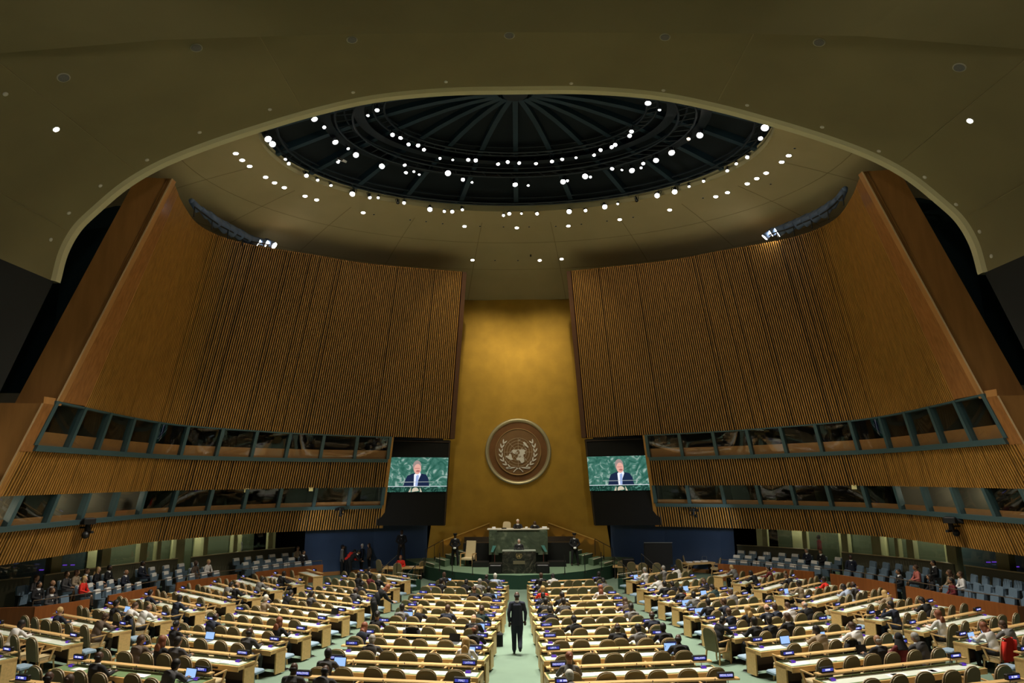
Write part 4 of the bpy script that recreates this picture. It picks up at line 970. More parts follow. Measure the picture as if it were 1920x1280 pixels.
# ---------------------------------------------------------------- gallery seats
def gseat_meshes():
    m=MB(); tp=[(-.25,0),(.25,0),(.25,.50),(.21,.56),(-.21,.56),(-.25,.50)]
    m.prism(tp,lambda x,y:(x,-.02-y*.15,.42+y),lambda x,y:(x,-.10-y*.15,.42+y)); b=m.mesh('backrest',BLUEC)
    m=MB(); m.prism([(-.24,0),(.24,0),(.24,.36),(-.24,.36)],lambda x,y:(x,.10+y*.12,.26+y),lambda x,y:(x,.0+y*.12,.26+y)); s=m.mesh('tip_up_seat',BLUEC)
    m=MB(); m.prism([(-.20,.42),(.20,.42),(.20,.575),(-.20,.575)],lambda x,y:(x,-.005-y*.15,.42+y),lambda x,y:(x,-.115-y*.15,.42+y)); c=m.mesh('headrest_cover',COVER)
    f=[]
    for k in (-1,1):
        m=MB(); m.obx((k*.28,-.10,.62),(k*.28,.24,.62),.035,.03); m.obx((k*.28,.0,.60),(k*.28,.0,0),.03,.16,Vector((0,1,0))); f.append(m.mesh('side_frame',SEATB))
    m=MB(); m.obx((-.28,-.17,.62),(-.28,-.20,.95),.012,.05,Vector((0,1,0))); 
    return b,s,c,f
GB,GS,GC,GF=gseat_meshes()
GSLOT=[]
rows_txt=('front','middle','back')
for side in (-1,1):
    cur=GA[side]; gp=GA[(side,'f')]; sn=sidename(side)
    segs={-1:[(.03,.125),(.185,.375),(.45,.66),(.76,.985)],1:[(-.04,.30),(.38,.62),(.68,.985)]}[side]
    secn={-1:('nearest','second','third','farthest'),1:('nearest','middle','farthest')}[side]
    for si,(u0,u1) in enumerate(segs):
        for r,off in enumerate((.62,1.52,2.42)):
            n=max(2,int((u1-u0)*cur.L/.62))
            if side>0 and si==1 and r==2: pass
            for i in range(n):
                u=u0+(u1-u0)*(i+.5)/n
                p=gp(u,off,0); q=gp(u+.01,off,0); d=(q-p).normalized()
                inward=Vector((-side*d.y,side*d.x,0)); 
                if inward.x*side>0: inward=-inward
                f=(inward+Vector((0,.25,0))).normalized()
                z=fl(gp(u,0,0).y)+(.15,.32,.5)[r]
                rz=math.atan2(-f.x,f.y)
                o=empty('gallery_chair',(p.x,p.y,z),rz,'blue tip up chair, %s from near end, %s row, %s section, %s gallery'%(ordn(i+1),rows_txt[r],secn[si],sn),'seat','blue chairs in the %s gallery'%sn)
                inst(GB,'backrest',o); inst(GS,'tip_up_seat',o)
                for ff in GF: inst(ff,'side_frame',o)
                if (side<0 and si>0) or (side>0 and si==2): inst(GC,'headrest_cover',o)
                P=Vector((p.x,p.y,z+1.1))-CAM; dd=P.dot(FW); GSLOT.append([960+F*P.dot(RT)/dd,640-F*P.dot(UP)/dd,o,rz,(p.x,p.y,z),False])
# ---------------------------------------------------------------- side tables by the stage
def table(px,py,w,d_,rz,label,z=0.0,h=.72):
    p=atz(px,py,z+h); t=empty('side_table',(p.x,p.y,z),rz,label,'table')
    m=MB(); m.bbox(-w/2,w/2,-d_/2,d_/2,h-.09,h,.01); m.build('table_top',DESKW,t)
    for sx in (-1,1):
        m=MB(); m.box(sx*(w/2-.12)-.03,sx*(w/2-.12)+.03,-d_/2+.06,d_/2-.06,0,h-.09); m.build('leg',DESKD,t)
    return t,p
def pchair(px,py,rz,label,h=1.0,z=0):
    p=atz(px,py,z+h-.1); return chair((p.x,p.y,z),rz,label,None)
t,p=table(757,1062,2.4,.8,.05,'light wood officials table beside the left steps of the stage')
for dx in (-.6,.5):
    m=MB(); m.box(-.15,.15,-.1,.1,0,.01); o=m.build('paper_sheets',PAPER); o.location=(p.x+dx,p.y,.725); tag(o,'white papers on the %s half of the left officials table'%('left' if dx<0 else 'right'),'papers')
for i,(x,y,r) in enumerate(((718,1052,-.7),(746,1058,.1),(785,1055,.9))): pchair(x,y,r,'beige armchair at the left officials table, %s from the left'%ordn(i+1))
t,p=table(1190,1060,2.6,.8,-.15,'light wood officials table beside the right steps of the stage')
for i,(x,y,r) in enumerate(((1166,1054,-.2),(1182,1056,.0),(1204,1058,-.1),(1228,1058,.1),(1217,1049,3.0))): pchair(x,y,r,'beige armchair at the right officials table, %s from the left'%ordn(i+1) if i<4 else 'beige armchair on the far side of the right officials table')
t,p=table(1308,1053.5,2.0,.85,.35,'wood table piled with papers in front of the right navy wall')
for k in range(3):
    m=MB(); m.box(-.18,.18,-.13,.13,0,.04+.02*k); o=m.build('paper_sheets',PAPER); o.location=(p.x-.55+.5*k,p.y-.1+.12*k,.725); o.rotation_euler=(0,0,.2*k); tag(o,'stack of white papers on the table by the right navy wall, %s from the left'%ordn(k+1),'papers')
m=MB(); m.obx((0,0,0),(0,0,.32),.02,.02); m.obx((.28,0,0),(.28,0,.32),.02,.02); m.obx((0,0,.32),(.28,0,.32),.02,.02); m.obx((0,0,.1),(.28,0,.1),.02,.02); o=m.build('wire_holder',METAL); o.location=(p.x+.35,p.y+.2,.72); tag(o,'small upright metal wire holder on the table by the right navy wall','holder')
pchair(1280,1050,-1.0,'cream armchair at the left end of the table by the right navy wall',1.05); pchair(1293,1044,-2.2,'cream armchair behind the table by the right navy wall'); pchair(1340,1049,1.2,'cream armchair at the right end of the table by the right navy wall')
m=MB(); m.bbox(-.3,.3,-.2,.2,0,.9,.03); p=atz(1265,1062,0); b=m.build('waste_bin_stand',mat('bin grey',(.10,.11,.10),.7)); b.location=(p.x,p.y,0); tag(b,'grey green box stand topped by white plastic bags by the monitor','stand')
m=MB()
for dx,dy,r in ((-.15,0,.15),(.05,.05,.18),(.2,-.03,.12)): m.ball((dx,dy,1.0),r,r*.8,r,10,7)
o=m.build('plastic_bag',PAPER,smooth=True); o.location=(p.x,p.y,0); tag(o,'bundle of white plastic bags on the box stand by the monitor','bag')
# stage armchair
p=atz(878,1061,SH); st=empty('stage_armchair',(p.x,p.y,SH),.12+PI,'tall backed cream armchair with light wood arms on the stage beside the officer','chair')
st.rotation_euler=(0,0,PI-.35)
m=MB(); m.prism([(-.32,0),(.32,0),(.30,1.02),(-.30,1.02)],lambda x,y:(x,-.26-y*.16,.42+y),lambda x,y:(x,-.34-y*.16,.42+y)); m.build('backrest',mat('cream leather',(.66,.54,.32),.45),st)
m=MB(); m.bbox(-.34,.34,-.30,.32,.38,.50,.03); m.build('seat',mat('cream leather',(.66,.54,.32),.45),st)
for s in (-1,1):
    m=MB(); m.obx((s*.39,-.32,.72),(s*.39,.28,.74),.06,.05); m.obx((s*.39,.26,.74),(s*.39,.28,0),.05,.06,Vector((0,1,0))); m.build('armrest',CHWOOD,st)
    m=MB(); m.obx((s*.36,-.32,.72),(s*.36,-.38,0),.05,.05,Vector((0,1,0))); m.build('leg',CHWOOD,st)
# ---------------------------------------------------------------- people
def remesh(mb,vox,name,mats,smooth=True):
    me=mb.mesh('tmp',[BLACK]); o=bpy.data.objects.new('tmp',me); COL.objects.link(o)
    r=o.modifiers.new('r','REMESH'); r.mode='VOXEL'; r.voxel_size=vox
    s=o.modifiers.new('s','SMOOTH'); s.iterations=2; s.factor=.5
    bpy.context.view_layer.update(); e=bpy.data.meshes.new_from_object(o.evaluated_get(bpy.context.evaluated_depsgraph_get()))
    bpy.data.objects.remove(o); e.name=name; e.materials.clear()
    for m in mats: e.materials.append(m)
    e.polygons.foreach_set('use_smooth',[True]*len(e.polygons)); return e
def limb(m,pts,rs,n=10,sx=1.0):
    pts=[Vector(p) for p in pts]
    for i in range(len(pts)-1): m.cone(pts[i],pts[i+1],rs[i],rs[i+1],n,True,sx)
    for p,r in zip(pts,rs): m.ball(p,r*.99,r*.99,r*.99,n,8)
def hand(m,w,d,s,curl=.5):
    """w wrist point, d direction, s side (+1 right): palm, four unequal bent fingers and a thumb leaving the side"""
    w=Vector(w); d=Vector(d).normalized(); side=d.cross(Vector((0,0,1))); 
    if side.length<.1: side=Vector((1,0,0))
    side.normalize(); nrm=side.cross(d).normalized()
    m.cone(w,w+d*.085,.026,.038,8); m.ball(w+d*.06,.036,.036,.036,8,6)
    for k,l in enumerate((.062,.075,.070,.052)):
        a=w+d*.085+side*((k-1.5)*.020); b=a+(d-nrm*curl*.4).normalized()*l*.55; c=b+(d-nrm*curl*1.2).normalized()*l*.5
        m.cone(a-d*.02,b,.0115,.0105,6); m.cone(b,c,.0105,.009,6); m.ball(c,.009,.009,.009,6,5); m.ball(b,.0105,.0105,.0105,6,5)
    t0=w+d*.03-side*s*.025; t1=t0+(d-side*s*.9).normalized()*.045; t2=t1+(d*1.0-side*s*.2).normalized()*.03
    m.cone(t0,t1,.015,.012,6); m.cone(t1,t2,.012,.010,6); m.ball(t2,.010,.010,.010,6,5)
def figure(key,pel,chest,neck,head,hpitch,hyaw,sh,el,ha,kn,an,fem=False,dress=False,scale=1.0):
    pel,chest,neck,head=map(Vector,(pel,chest,neck,head))
    R3=Matrix.Rotation(hyaw,3,'Z')@Matrix.Rotation(-hpitch,3,'X')
    b=MB()
    # head
    b.ball(head,.078,.096,.108,16,12,R3); b.ball(head+R3@Vector((0,.022,-.055)),.054,.066,.062,14,10,R3)
    b.cone(head+R3@Vector((0,.085,.018)),head+R3@Vector((0,.112,-.028)),.010,.017,8); b.ball(head+R3@Vector((0,.106,-.026)),.016,.014,.012,8,6)
    for s in (-1,1):
        b.ball(head+R3@Vector((s*.076,-.004,-.008)),.012,.022,.032,8,6,R3)
        b.ball(head+R3@Vector((s*.03,.078,.030)),.024,.012,.009,8,6,R3)
    b.ball(head+R3@Vector((0,.086,-.060)),.024,.010,.010,8,6,R3)
    b.cone(neck-Vector((0,0,.05)),head+R3@Vector((0,-.015,-.06)),.064,.060,12)
    k=.86 if fem else 1.0
    # trunk and limbs under the clothes
    b.ball(chest+Vector((0,0,.04)),.140*k,.088,.155,14,10); b.ball((chest+pel)/2,.125*k,.09,.17,12,8); b.ball(pel,.15,.10,.12,12,8)
    for i,s in enumerate((-1,1)):
        S_,E_,H_,K_,A_=Vector(sh[i]),Vector(el[i]),Vector(ha[i]),Vector(kn[i]),Vector(an[i]); hip=pel+Vector((s*.085,0,-.02))
        limb(b,[neck+Vector((s*.03,-.01,-.07)),S_+Vector((-s*.015,0,-.015)),E_,H_],[.032,.042,.036,.026])
        hand(b,H_,(H_-E_) if (H_-E_).z<-.15 and abs((H_-E_).y)<.2 else Vector(((H_-E_).x*.5,(H_-E_).y+.02,0)),s,.5)
        limb(b,[hip,K_,A_],[.078,.052,.034]); b.cone(A_,A_+Vector((0,.12,-.05)),.034,.028,8)
    parts={'body':remesh(b,.0105,'body',[BLACK])}
    e=MB()
    for s in (-1,1):
        e.ball(head+R3@Vector((s*.029,.081,.014)),.0125,.009,.008,8,6,R3)
    parts['eyes']=e.mesh('eyes',[mat('dark eye',(.02,.015,.012),.2)],True)
    t=MB()
    t.ball(chest+Vector((0,0,.06)),.172*k,.118,.185,16,12); t.ball((chest*1.1+pel*.9)/2,.172*k,.122,.24,14,10); t.ball(pel+Vector((0,0,.05)),.165*k,.125,.13,14,10)
    if pel.z>.8 and key!='B': t.cone(chest+Vector((0,0,.05)),pel+Vector((0,0,-.13)),.118,.138,16,True,1.38*k)
    t.cone(chest+Vector((0,0,.12)),neck+Vector((0,0,.015)),.15*k,.062,14,True,1.0)
    for i,s in enumerate((-1,1)):
        S_,E_,H_=Vector(sh[i]),Vector(el[i]),Vector(ha[i]); w=E_.lerp(H_,.93)
        limb(t,[neck+Vector((s*.03,-.01,-.03)),S_+Vector((-s*.015,0,-.01)),E_,w],[.055*k,.066*k,.053*k,.042])
    parts['top']=remesh(t,.014,'jacket',[BLACK])
    q=MB()
    q.ball(pel+Vector((0,0,0)),.165,.125,.125,14,10)
    for i,s in enumerate((-1,1)):
        K_,A_=Vector(kn[i]),Vector(an[i]); hip=pel+Vector((s*.085,0,-.02))
        if dress: limb(q,[hip,hip.lerp(K_,.85)],[.105,.10])
        else: limb(q,[hip,hip.lerp(K_,.5),K_,A_+Vector((0,0,.03))],[.108,.100,.080,.066] if pel.z>.8 else [.098,.088,.070,.055])
    parts['bottom']=remesh(q,.015,'trousers',[BLACK])
    f=MB()
    for i,s in enumerate((-1,1)):
        A_=Vector(an[i]); f.ball(A_+Vector((0,.05,-.045)),.045,.125,.045,10,7)
    parts['shoes']=f.mesh('shoes',[BLACK],True)
    # shirt front and tie
    c=MB(); c.prism([(-.035,.17),(.035,.17),(.0,-.02)],lambda x,y:(chest.x+x,chest.y+.105+(.0 if y<.1 else -.055),chest.z+y+.03),lambda x,y:(chest.x+x,chest.y+.128+(.0 if y<.1 else -.04),chest.z+y+.03)); parts['shirt']=c.mesh('shirt',[PAPER])
    co=MB(); co.cone(neck+Vector((0,.0,-.035)),neck+Vector((0,.008,.035)),.088,.070,14,False); parts['collar']=co.mesh('collar',[PAPER],True)
    hs=MB(); hs.ball(head+R3@Vector((0,-.022,.028)),.089,.099,.101,14,10,R3); hs.ball(head+R3@Vector((0,-.052,-.03)),.076,.060,.075,12,8,R3); parts['short']=hs.mesh('hair',[BLACK],True)
    hl=MB(); hl.ball(head+R3@Vector((0,-.022,.030)),.094,.104,.105,14,10,R3); hl.ball(head+R3@Vector((0,-.062,-.09)),.086,.055,.14,12,8,R3); hl.ball(neck+Vector((0,-.10,-.03)),.095,.05,.15,12,8)
    for s in (-1,1): hl.ball(head+R3@Vector((s*.07,.0,-.07)),.024,.045,.11,8,7,R3)
    parts['long']=remesh(hl,.013,'hair',[BLACK])
    hb=MB(); hb.ball(head+R3@Vector((0,-.022,.028)),.089,.099,.101,14,10,R3); hb.ball(head+R3@Vector((0,-.105,.03)),.042,.042,.042,10,7); parts['bun']=hb.mesh('hair',[BLACK],True)
    hf=MB(); hf.ball(head+R3@Vector((0,-.045,-.012)),.085,.068,.058,12,8,R3); parts['bald']=hf.mesh('hair',[BLACK],True)
    hj=MB(); hj.ball(head+R3@Vector((0,-.02,.015)),.095,.100,.115,14,10,R3); hj.cone(neck+Vector((0,-.02,-.12)),head+Vector((0,-.02,-.04)),.17,.10,14); parts['scarf']=remesh(hj,.013,'headscarf',[BLACK])
    hc=MB(); hc.cone(head+R3@Vector((0,0,.045)),head+R3@Vector((0,0,.09)),.095,.098,16); hc.cone(head+R3@Vector((0,0,.09)),head+R3@Vector((0,0,.14)),.125,.115,16); hc.ball(head+R3@Vector((0,.09,.055)),.075,.05,.012,10,6,R3); parts['cap']=hc.mesh('peaked_cap',[BLACK],True)
    parts['head']=head; return parts
def seated(key,l=.05,hp=.1,hy=0,hands='desk',fem=False,dress=False,x=0):
    nz=1.04-l*.35
    sh=[(s*(.175 if fem else .195),.02+l,nz-.055) for s in (-1,1)]
    if hands=='desk': el=[(s*.26,.12+l*.9,.80) for s in (-1,1)]; ha=[(s*.13,.37+l*.5,.80) for s in (-1,1)]
    elif hands=='lap': el=[(s*.25,.05+l,.76) for s in (-1,1)]; ha=[(s*.06,.26,.66) for s in (-1,1)]
    elif hands=='chin': el=[(-.2,.36,.80),(.2,.30,.80)]; ha=[(-.05,.22+l,1.0),(.05,.42,.80)]
    kn=[(s*.12,.43,.53) for s in (-1,1)]; an=[(s*.12,.40,.10) for s in (-1,1)]
    if hands=='lap': kn=[(-.08,.44,.56),(.10,.43,.52)]; an=[(.10,.50,.18),(.12,.38,.10)]
    return figure(key,(0,-.03,.53),(0,-.01+l*.5,.80),(0,.01+l,nz),(0,.045+l+hp*.05,nz+.155-hp*.04),hp,hy,sh,el,ha,kn,an,fem,dress)
POSE={
 'U':seated('U',.03,.05,0), 'F':seated('F',.20,.45,.1), 'L':seated('L',.12,.25,-.5), 'R':seated('R',.10,.2,.6),
 'C':seated('C',.10,.2,.2,'chin'), 'Wu':seated('Wu',.04,.1,.25,'desk',True), 'Wf':seated('Wf',.18,.4,-.1,'desk',True),
 'G':seated('G',.0,.05,0,'lap'), 'Wg':seated('Wg',.02,.05,-.2,'lap',True,True),
 'S':figure('S',(0,0,.93),(0,0,1.24),(0,.0,1.46),(0,.02,1.625),.05,0,[(-.19,0,1.41),(.19,0,1.41)],[(-.25,-.02,1.14),(.25,-.02,1.14)],[(-.24,.04,.90),(.24,.04,.90)],[(-.10,.01,.50),(.10,.01,.50)],[(-.11,0,.10),(.11,0,.10)]),
 'O':figure('O',(0,0,.95),(0,0,1.27),(0,.0,1.49),(0,.02,1.66),.0,0,[(-.20,0,1.44),(.20,0,1.44)],[(-.28,.02,1.18),(.28,.02,1.18)],[(-.05,.20,1.00),(.05,.20,1.00)],[(-.14,.01,.52),(.14,.01,.52)],[(-.18,0,.10),(.18,0,.10)]),
 'K':figure('K',(0,0,.95),(0,.01,1.27),(0,.01,1.49),(0,.03,1.66),.1,0,[(-.20,0,1.44),(.20,0,1.44)],[(-.255,-.06,1.17),(.26,.04,1.17)],[(-.235,.0,.92),(.25,.12,.93)],[(-.09,.10,.52),(.08,-.02,.50)],[(-.09,.04,.10),(.08,-.22,.20)]),
 'B':figure('B',(0,-.12,.90),(0,.14,1.12),(0,.30,1.25),(0,.40,1.36),.7,0,[(-.18,.26,1.20),(.18,.26,1.20)],[(-.22,.38,.98),(.22,.38,.98)],[(-.12,.58,.84),(.12,.58,.84)],[(-.10,-.05,.48),(.10,-.05,.48)],[(-.11,-.12,.10),(.11,-.12,.10)],True),
}
SKIN={'l':mat('fair skin',(.58,.34,.23),.55),'m':mat('tan skin',(.32,.17,.09),.55),'d':mat('dark skin',(.075,.035,.02),.5)}
HAIR={'k':(.010,.008,.007),'b':(.07,.035,.018),'y':(.50,.33,.13),'g':(.30,.29,.27),'w':(.72,.70,.62),'r':(.22,.07,.03)}
HNAME={'k':'black','b':'brown','y':'blond','g':'grey','w':'white','r':'auburn'}
CLO={'k':((.008,.008,.010),'black'),'n':((.012,.017,.035),'navy'),'g':((.050,.048,.050),'charcoal'),'s':((.16,.155,.15),'grey'),'w':((.70,.68,.66),'white'),'r':((.72,.025,.012),'red'),'p':((.55,.16,.13),'pink red'),'t':((.30,.23,.15),'tan'),'m':((.13,.012,.016),'maroon'),'b':((.10,.07,.05),'brown'),'l':((.42,.50,.66),'pale blue'),'e':((.010,.03,.028),'dark teal')}
def hmat(c): return mat('hair '+HNAME[c],HAIR[c],.6)
def cmat(c): return mat('cloth '+CLO[c][1],CLO[c][0],.85)
USED=set()
def person(loc,rz,pose,skin,hair,hs,top,where,bottom=None,shirt=False,extra=None,scale=1.0,group=None,hold=''):
    P=POSE[pose]; fem=hs in('long','bun','scarf') or pose[0]=='W'
    hw={'short':'short %s hair'%HNAME[hair],'long':'long %s hair'%HNAME[hair],'bun':'%s hair in a bun'%HNAME[hair],'bald':'thinning %s hair'%HNAME[hair],'scarf':'a black headscarf','cap':'a dark peaked cap'}[hs]
    lab='person, %s, %s %s, %s'%(hw,CLO[top][1],'top' if fem or top in 'wlpr' else 'suit',where)
    if len(lab.split())>16: lab=lab.replace(' in a bun',' bun').replace(' section','').replace('thinning ','')
    o=empty('person',loc,rz,lab,'person',group); o.scale=(scale*1.05,)*3
    inst(P['body'],'body',o,mats=[SKIN[skin]]); inst(P['top'],'jacket' if top not in 'wlpr' else 'shirt',o,mats=[cmat(top)])
    inst(P['bottom'],'trousers' if pose!='Wg' else 'skirt',o,mats=[cmat(bottom or (top if top in 'kngeb' else 'k'))]); inst(P['shoes'],'shoes',o)
    inst(P['eyes'],'eyes',o)
    inst(P[hs],{'scarf':'headscarf','cap':'peaked_cap'}.get(hs,'hair'),o,mats=[mat('cloth black',CLO['k'][0],.85) if hs in('scarf','cap') else hmat(hair)])
    if top in 'kngs' and not fem: inst(P['collar'],'shirt_collar',o)
    if shirt: inst(P['shirt'],'shirt_front',o)
    return o
# (block,row): list of (pixel x of head, pose, skin, hair, style, top)
PEOPLE={
('CL',1):[(812,'R','l','b','short','k'),(908,'F','d','k','bald','k'),(932,'U','l','w','short','l')],
('CL',2):[(826,'L','d','k','short','k'),(873,'F','d','k','short','k'),(904,'U','l','g','short','s')],
('CL',3):[(901,'Wu','l','b','bun','k'),(926,'U','m','k','short','n')],
('CL',6):[(735,'R','m','k','short','s'),(755,'Wf','l','y','long','k'),(843,'U','l','b','short','n'),(915,'Wu','l','b','bun','e')],
('CL',7):[(715,'Wu','m','k','bun','k'),(897,'U','l','y','bald','k')],
('CL',8):[(686,'Wf','l','r','long','n'),(895,'L','d','r','bald','k')],
('CL',9):[(691,'F','m','g','short','g'),(879,'Wu','l','y','long','w')],
('CL',10):[(604,'R','m','k','short','g')],
('CL',11):[(538,'U','d','k','bald','g'),(594,'F','d','k','bald','g')],
('CL',12):[(856,'U','l','g','short','g')],
('CR',1):[(1005,'U','m','b','short','k'),(1035,'F','m','k','short','w'),(1124,'L','d','k','short','k')],
('CR',2):[(1007,'Wu','d','k','short','k'),(1156,'F','m','k','short','s')],
('CR',3):[(1015,'Wu','l','y','short','r'),(1130,'Wu','l','r','long','w')],
('CR',4):[(1022,'F','d','k','short','k'),(1044,'R','m','k','short','k')],
('CR',5):[(1024,'U','m','k','short','k'),(1052,'U','m','k','short','g'),(1180,'Wf','l','b','long','b')],
('CR',6):[(1023,'F','m','k','short','k'),(1193,'L','d','k','bun','s')],
('CR',7):[(1067,'F','m','k','short','k'),(1225,'U','d','k','bald','n')],
('CR',8):[(1182,'F','m','k','short','s'),(1216,'L','d','k','short','k'),(1245,'U','d','k','bald','k')],
('CR',9):[(1275,'L','d','k','bald','k')],
('CR',10):[(1067,'Wu','l','r','bun','s')],
('CR',11):[(1058,'F','l','w','short','s')],
('RI',1):[(1198,'U','l','g','short','w'),(1243,'U','l','g','short','s'),(1268,'Wf','m','k','long','w')],
('RI',2):[(1222,'F','m','k','short','w')],
('RI',3):[(1243,'U','m','k','short','k'),(1271,'F','m','k','short','k'),(1320,'F','m','b','short','k')],
('RI',4):[(1271,'U','m','k','short','k'),(1353,'F','m','k','short','e')],
('RI',5):[(1291,'L','d','k','short','s'),(1380,'F','m','b','short','s')],
('RI',6):[(1318,'U','m','k','short','k'),(1351,'R','m','b','short','n')],
('RI',7):[(1357,'L','l','b','short','n'),(1387,'Wu','l','y','long','k'),(1404,'U','l','b','bald','n'),(1431,'L','l','b','short','n'),(1467,'F','l','b','short','w'),(1497,'F','l','g','bald','k')],
('RI',8):[(1400,'U','d','k','short','k'),(1447,'L','m','k','short','k'),(1481,'U','m','b','short','k')],
('RI',9):[(1529,'F','d','k','short','t'),(1612,'F','m','b','short','w')],
('RI',10):[(1645,'U','m','g','bald','k'),(1680,'Wu','m','k','scarf','m'),(1712,'F','m','g','short','g')],
('RO',1):[(1420,'F','d','k','short','k'),(1447,'Wu','m','k','short','m')],
('RO',2):[(1484,'F','m','b','short','k')],
('RO',3):[(1486,'Wu','d','k','bun','t'),(1545,'Wu','d','k','short','r')],
('RO',4):[(1590,'F','d','k','short','l'),(1608,'U','d','k','bald','g')],
('RO',5):[(1660,'Wf','l','y','long','t')],
('RO',6):[(1684,'C','m','k','short','n'),(1750,'F','m','k','short','k')],
('RO',7):[(1762,'Wu','l','r','long','w')],
('RO',8):[(1863,'Wf','l','r','long','w'),(1908,'F','m','b','short','s')],
('LI',1):[(680,'F','m','k','short','k')],
('LI',2):[(678,'Wu','d','k','short','k'),(692,'Wu','d','k','short','m'),(724,'U','l','w','short','k')],
('LI',3):[(663,'F','d','k','short','k')],
('LI',4):[(674,'L','d','k','bald','g')],
('LI',5):[(548,'F','m','k','short','k'),(589,'U','m','k','short','g')],
('LI',6):[(500,'Wu','l','w','short','t')],
('LI',8):[(395,'F','d','k','bald','n'),(532,'Wu','m','r','long','k')],
('LI',9):[(342,'Wu','m','k','bun','k'),(488,'U','d','k','bald','g')],
('LI',10):[(262,'L','m','b','short','b'),(292,'Wu','l','r','long','k'),(336,'U','m','k','short','g')],
('LI',11):[(188,'U','d','k','bald','k'),(339,'F','m','k','short','g')],
('LI',12):[(60,'U','d','k','bald','g'),(107,'Wu','d','b','bun','r')],
('LO',1):[(517,'F','d','k','short','k'),(535,'U','d','k','short','k')],
('LO',2):[(503,'F','m','k','short','s')],
('LO',3):[(415,'F','m','k','short','s'),(446,'U','m','k','bald','k')],
('LO',5):[(285,'Wu','l','k','short','n'),(326,'R','m','k','short','n')],
('LO',6):[(210,'Wu','m','k','short','k'),(243,'Wf','l','b','short','w'),(259,'F','m','b','bald','w')],
('LO',7):[(110,'Wu','l','y','bun','n'),(190,'F','m','b','short','b')],
('LO',8):[(12,'Wf','d','k','short','w')],
('S',1):[(1367,'F','l','y','short','s')],
}
BN=dict(BLK); 
for (blk,row),lst in PEOPLE.items():
    sl=SLOTS.get((blk,row))
    if not sl: continue
    for (px,pose,skin,hair,hs,top) in lst:
        c=[s for s in sl if not s[5]]
        if not c: continue
        s=min(c,key=lambda s:abs(s[0]-px)); s[5]=True
        idx=sl.index(s)+1
        wh='%s from left, %s row, %s block'%(ordn(idx),ordn(row),BLK[blk]) if blk!='S' else 'at the short single desk on the right'
        p=person((s[4][0],s[4][1],s[4][2]),s[3],pose,skin,hair,hs,top,wh)
        s.append(p)
# gallery people: nearest free gallery seat
GPL=[(60,1070,'Wg','l','b','short','g'),(92,1072,'Wg','m','b','short','g'),(110,1066,'G','m','b','short','t'),(122,1082,'Wg','l','y','long','r'),(54,1108,'G','m','k','short','k'),(77,1106,'G','m','b','bald','k'),(106,1100,'G','m','b','short','g'),(143,1090,'G','m','b','short','k'),(173,1062,'Wg','l','y','long','k'),(208,1060,'G','d','k','short','k'),(228,1052,'G','m','g','bald','n'),(262,1048,'G','d','k','short','n'),(365,1062,'Wg','d','b','short','b'),(390,1060,'Wg','l','y','short','w'),(560,1022,'Wg','m','b','short','t'),(576,1021,'G','m','k','short','k'),
(1507,1030,'G','l','g','short','n'),(1524,1032,'G','m','b','short','k'),(1680,1078,'G','m','k','short','k'),(1733,1078,'Wg','m','b','bun','p'),(1748,1080,'Wg','m','k','long','k'),(1760,1066,'G','m','k','short','k'),(1772,1082,'Wg','m','b','long','t'),(1782,1085,'Wg','m','k','short','m'),(1793,1090,'Wg','m','b','short','w')]
for (px,py,pose,skin,hair,hs,top) in GPL:
    c=[s for s in GSLOT if not s[5]]; s=min(c,key=lambda s:(s[0]-px)**2+2*(s[1]-py)**2); s[5]=True
    l=s[2]['label']; w=l.replace('blue tip up chair, ','').replace(' from near end',' seat')
    # open the folded seat under the sitter
    for ch in s[2].children:
        if ch.name.startswith('tip_up_seat'): ch.rotation_euler=(-1.35,0,0); ch.location=(0,-.18,.45)
    person((s[4][0],s[4][1],s[4][2]),s[3],pose,skin,hair,hs,top,w,shirt=pose=='G')
# standing and special people
def at_floor(px,py,z=0): return atz(px,py,z)
p=atf(970,1226,0); person(p,.03,'K','d','k','bald','n','walking down the central aisle towards the stage',scale=1.02)
for x,l in ((853,'left'),(1078,'right')):
    p=atz(x,1060,SH); o=person(p,PI,'O','d' if x<900 else 'm','k','cap','k','uniformed guard standing on the %s of the stage'%l,shirt=True,scale=1.0)
    m=MB(); m.ball((-.03,.33,1.0),.06,.05,.06,10,7); m.ball((.03,.33,1.0),.06,.05,.06,10,7); m.build('white_gloves',PAPER,o)
p=atz(771,1049,.0); p=atz(771,1052,SH*.5); person((p.x,44.6,SH),PI,'O','d','k','short','k','standing left of the gold wall',shirt=True,scale=1.08)
person((0.0,LY+.62,SH-.0),PI,'S','l','g','short','k','speaking at the dark marble lectern on stage',shirt=True,scale=.98)
zr=SH+rzt-.80
person((aty(971,1000,43.3).x,43.55,zr),PI,'U','l','w','short','k','seated at the middle of the high marble rostrum',shirt=True)
person((aty(1003,1000,43.3).x,43.55,zr),PI,'F','d','k','bald','k','seated at the right of the high marble rostrum',shirt=True)
bx=aty(949,1000,43.8).x; m=MB(); m.prism(tomb(.5,.75,10,4),lambda x,y:(x,0,y),lambda x,y:(x,.08,y)); o=m.build('chair_back',mat('cream leather',(.66,.54,.32),.45)); o.location=(bx,44.1,SH+rzt-.35); o.rotation_euler=(-.1,.08,0); o.name='presidential_chair'
tag(o,'empty cream high backed chair behind the left of the marble rostrum','chair')
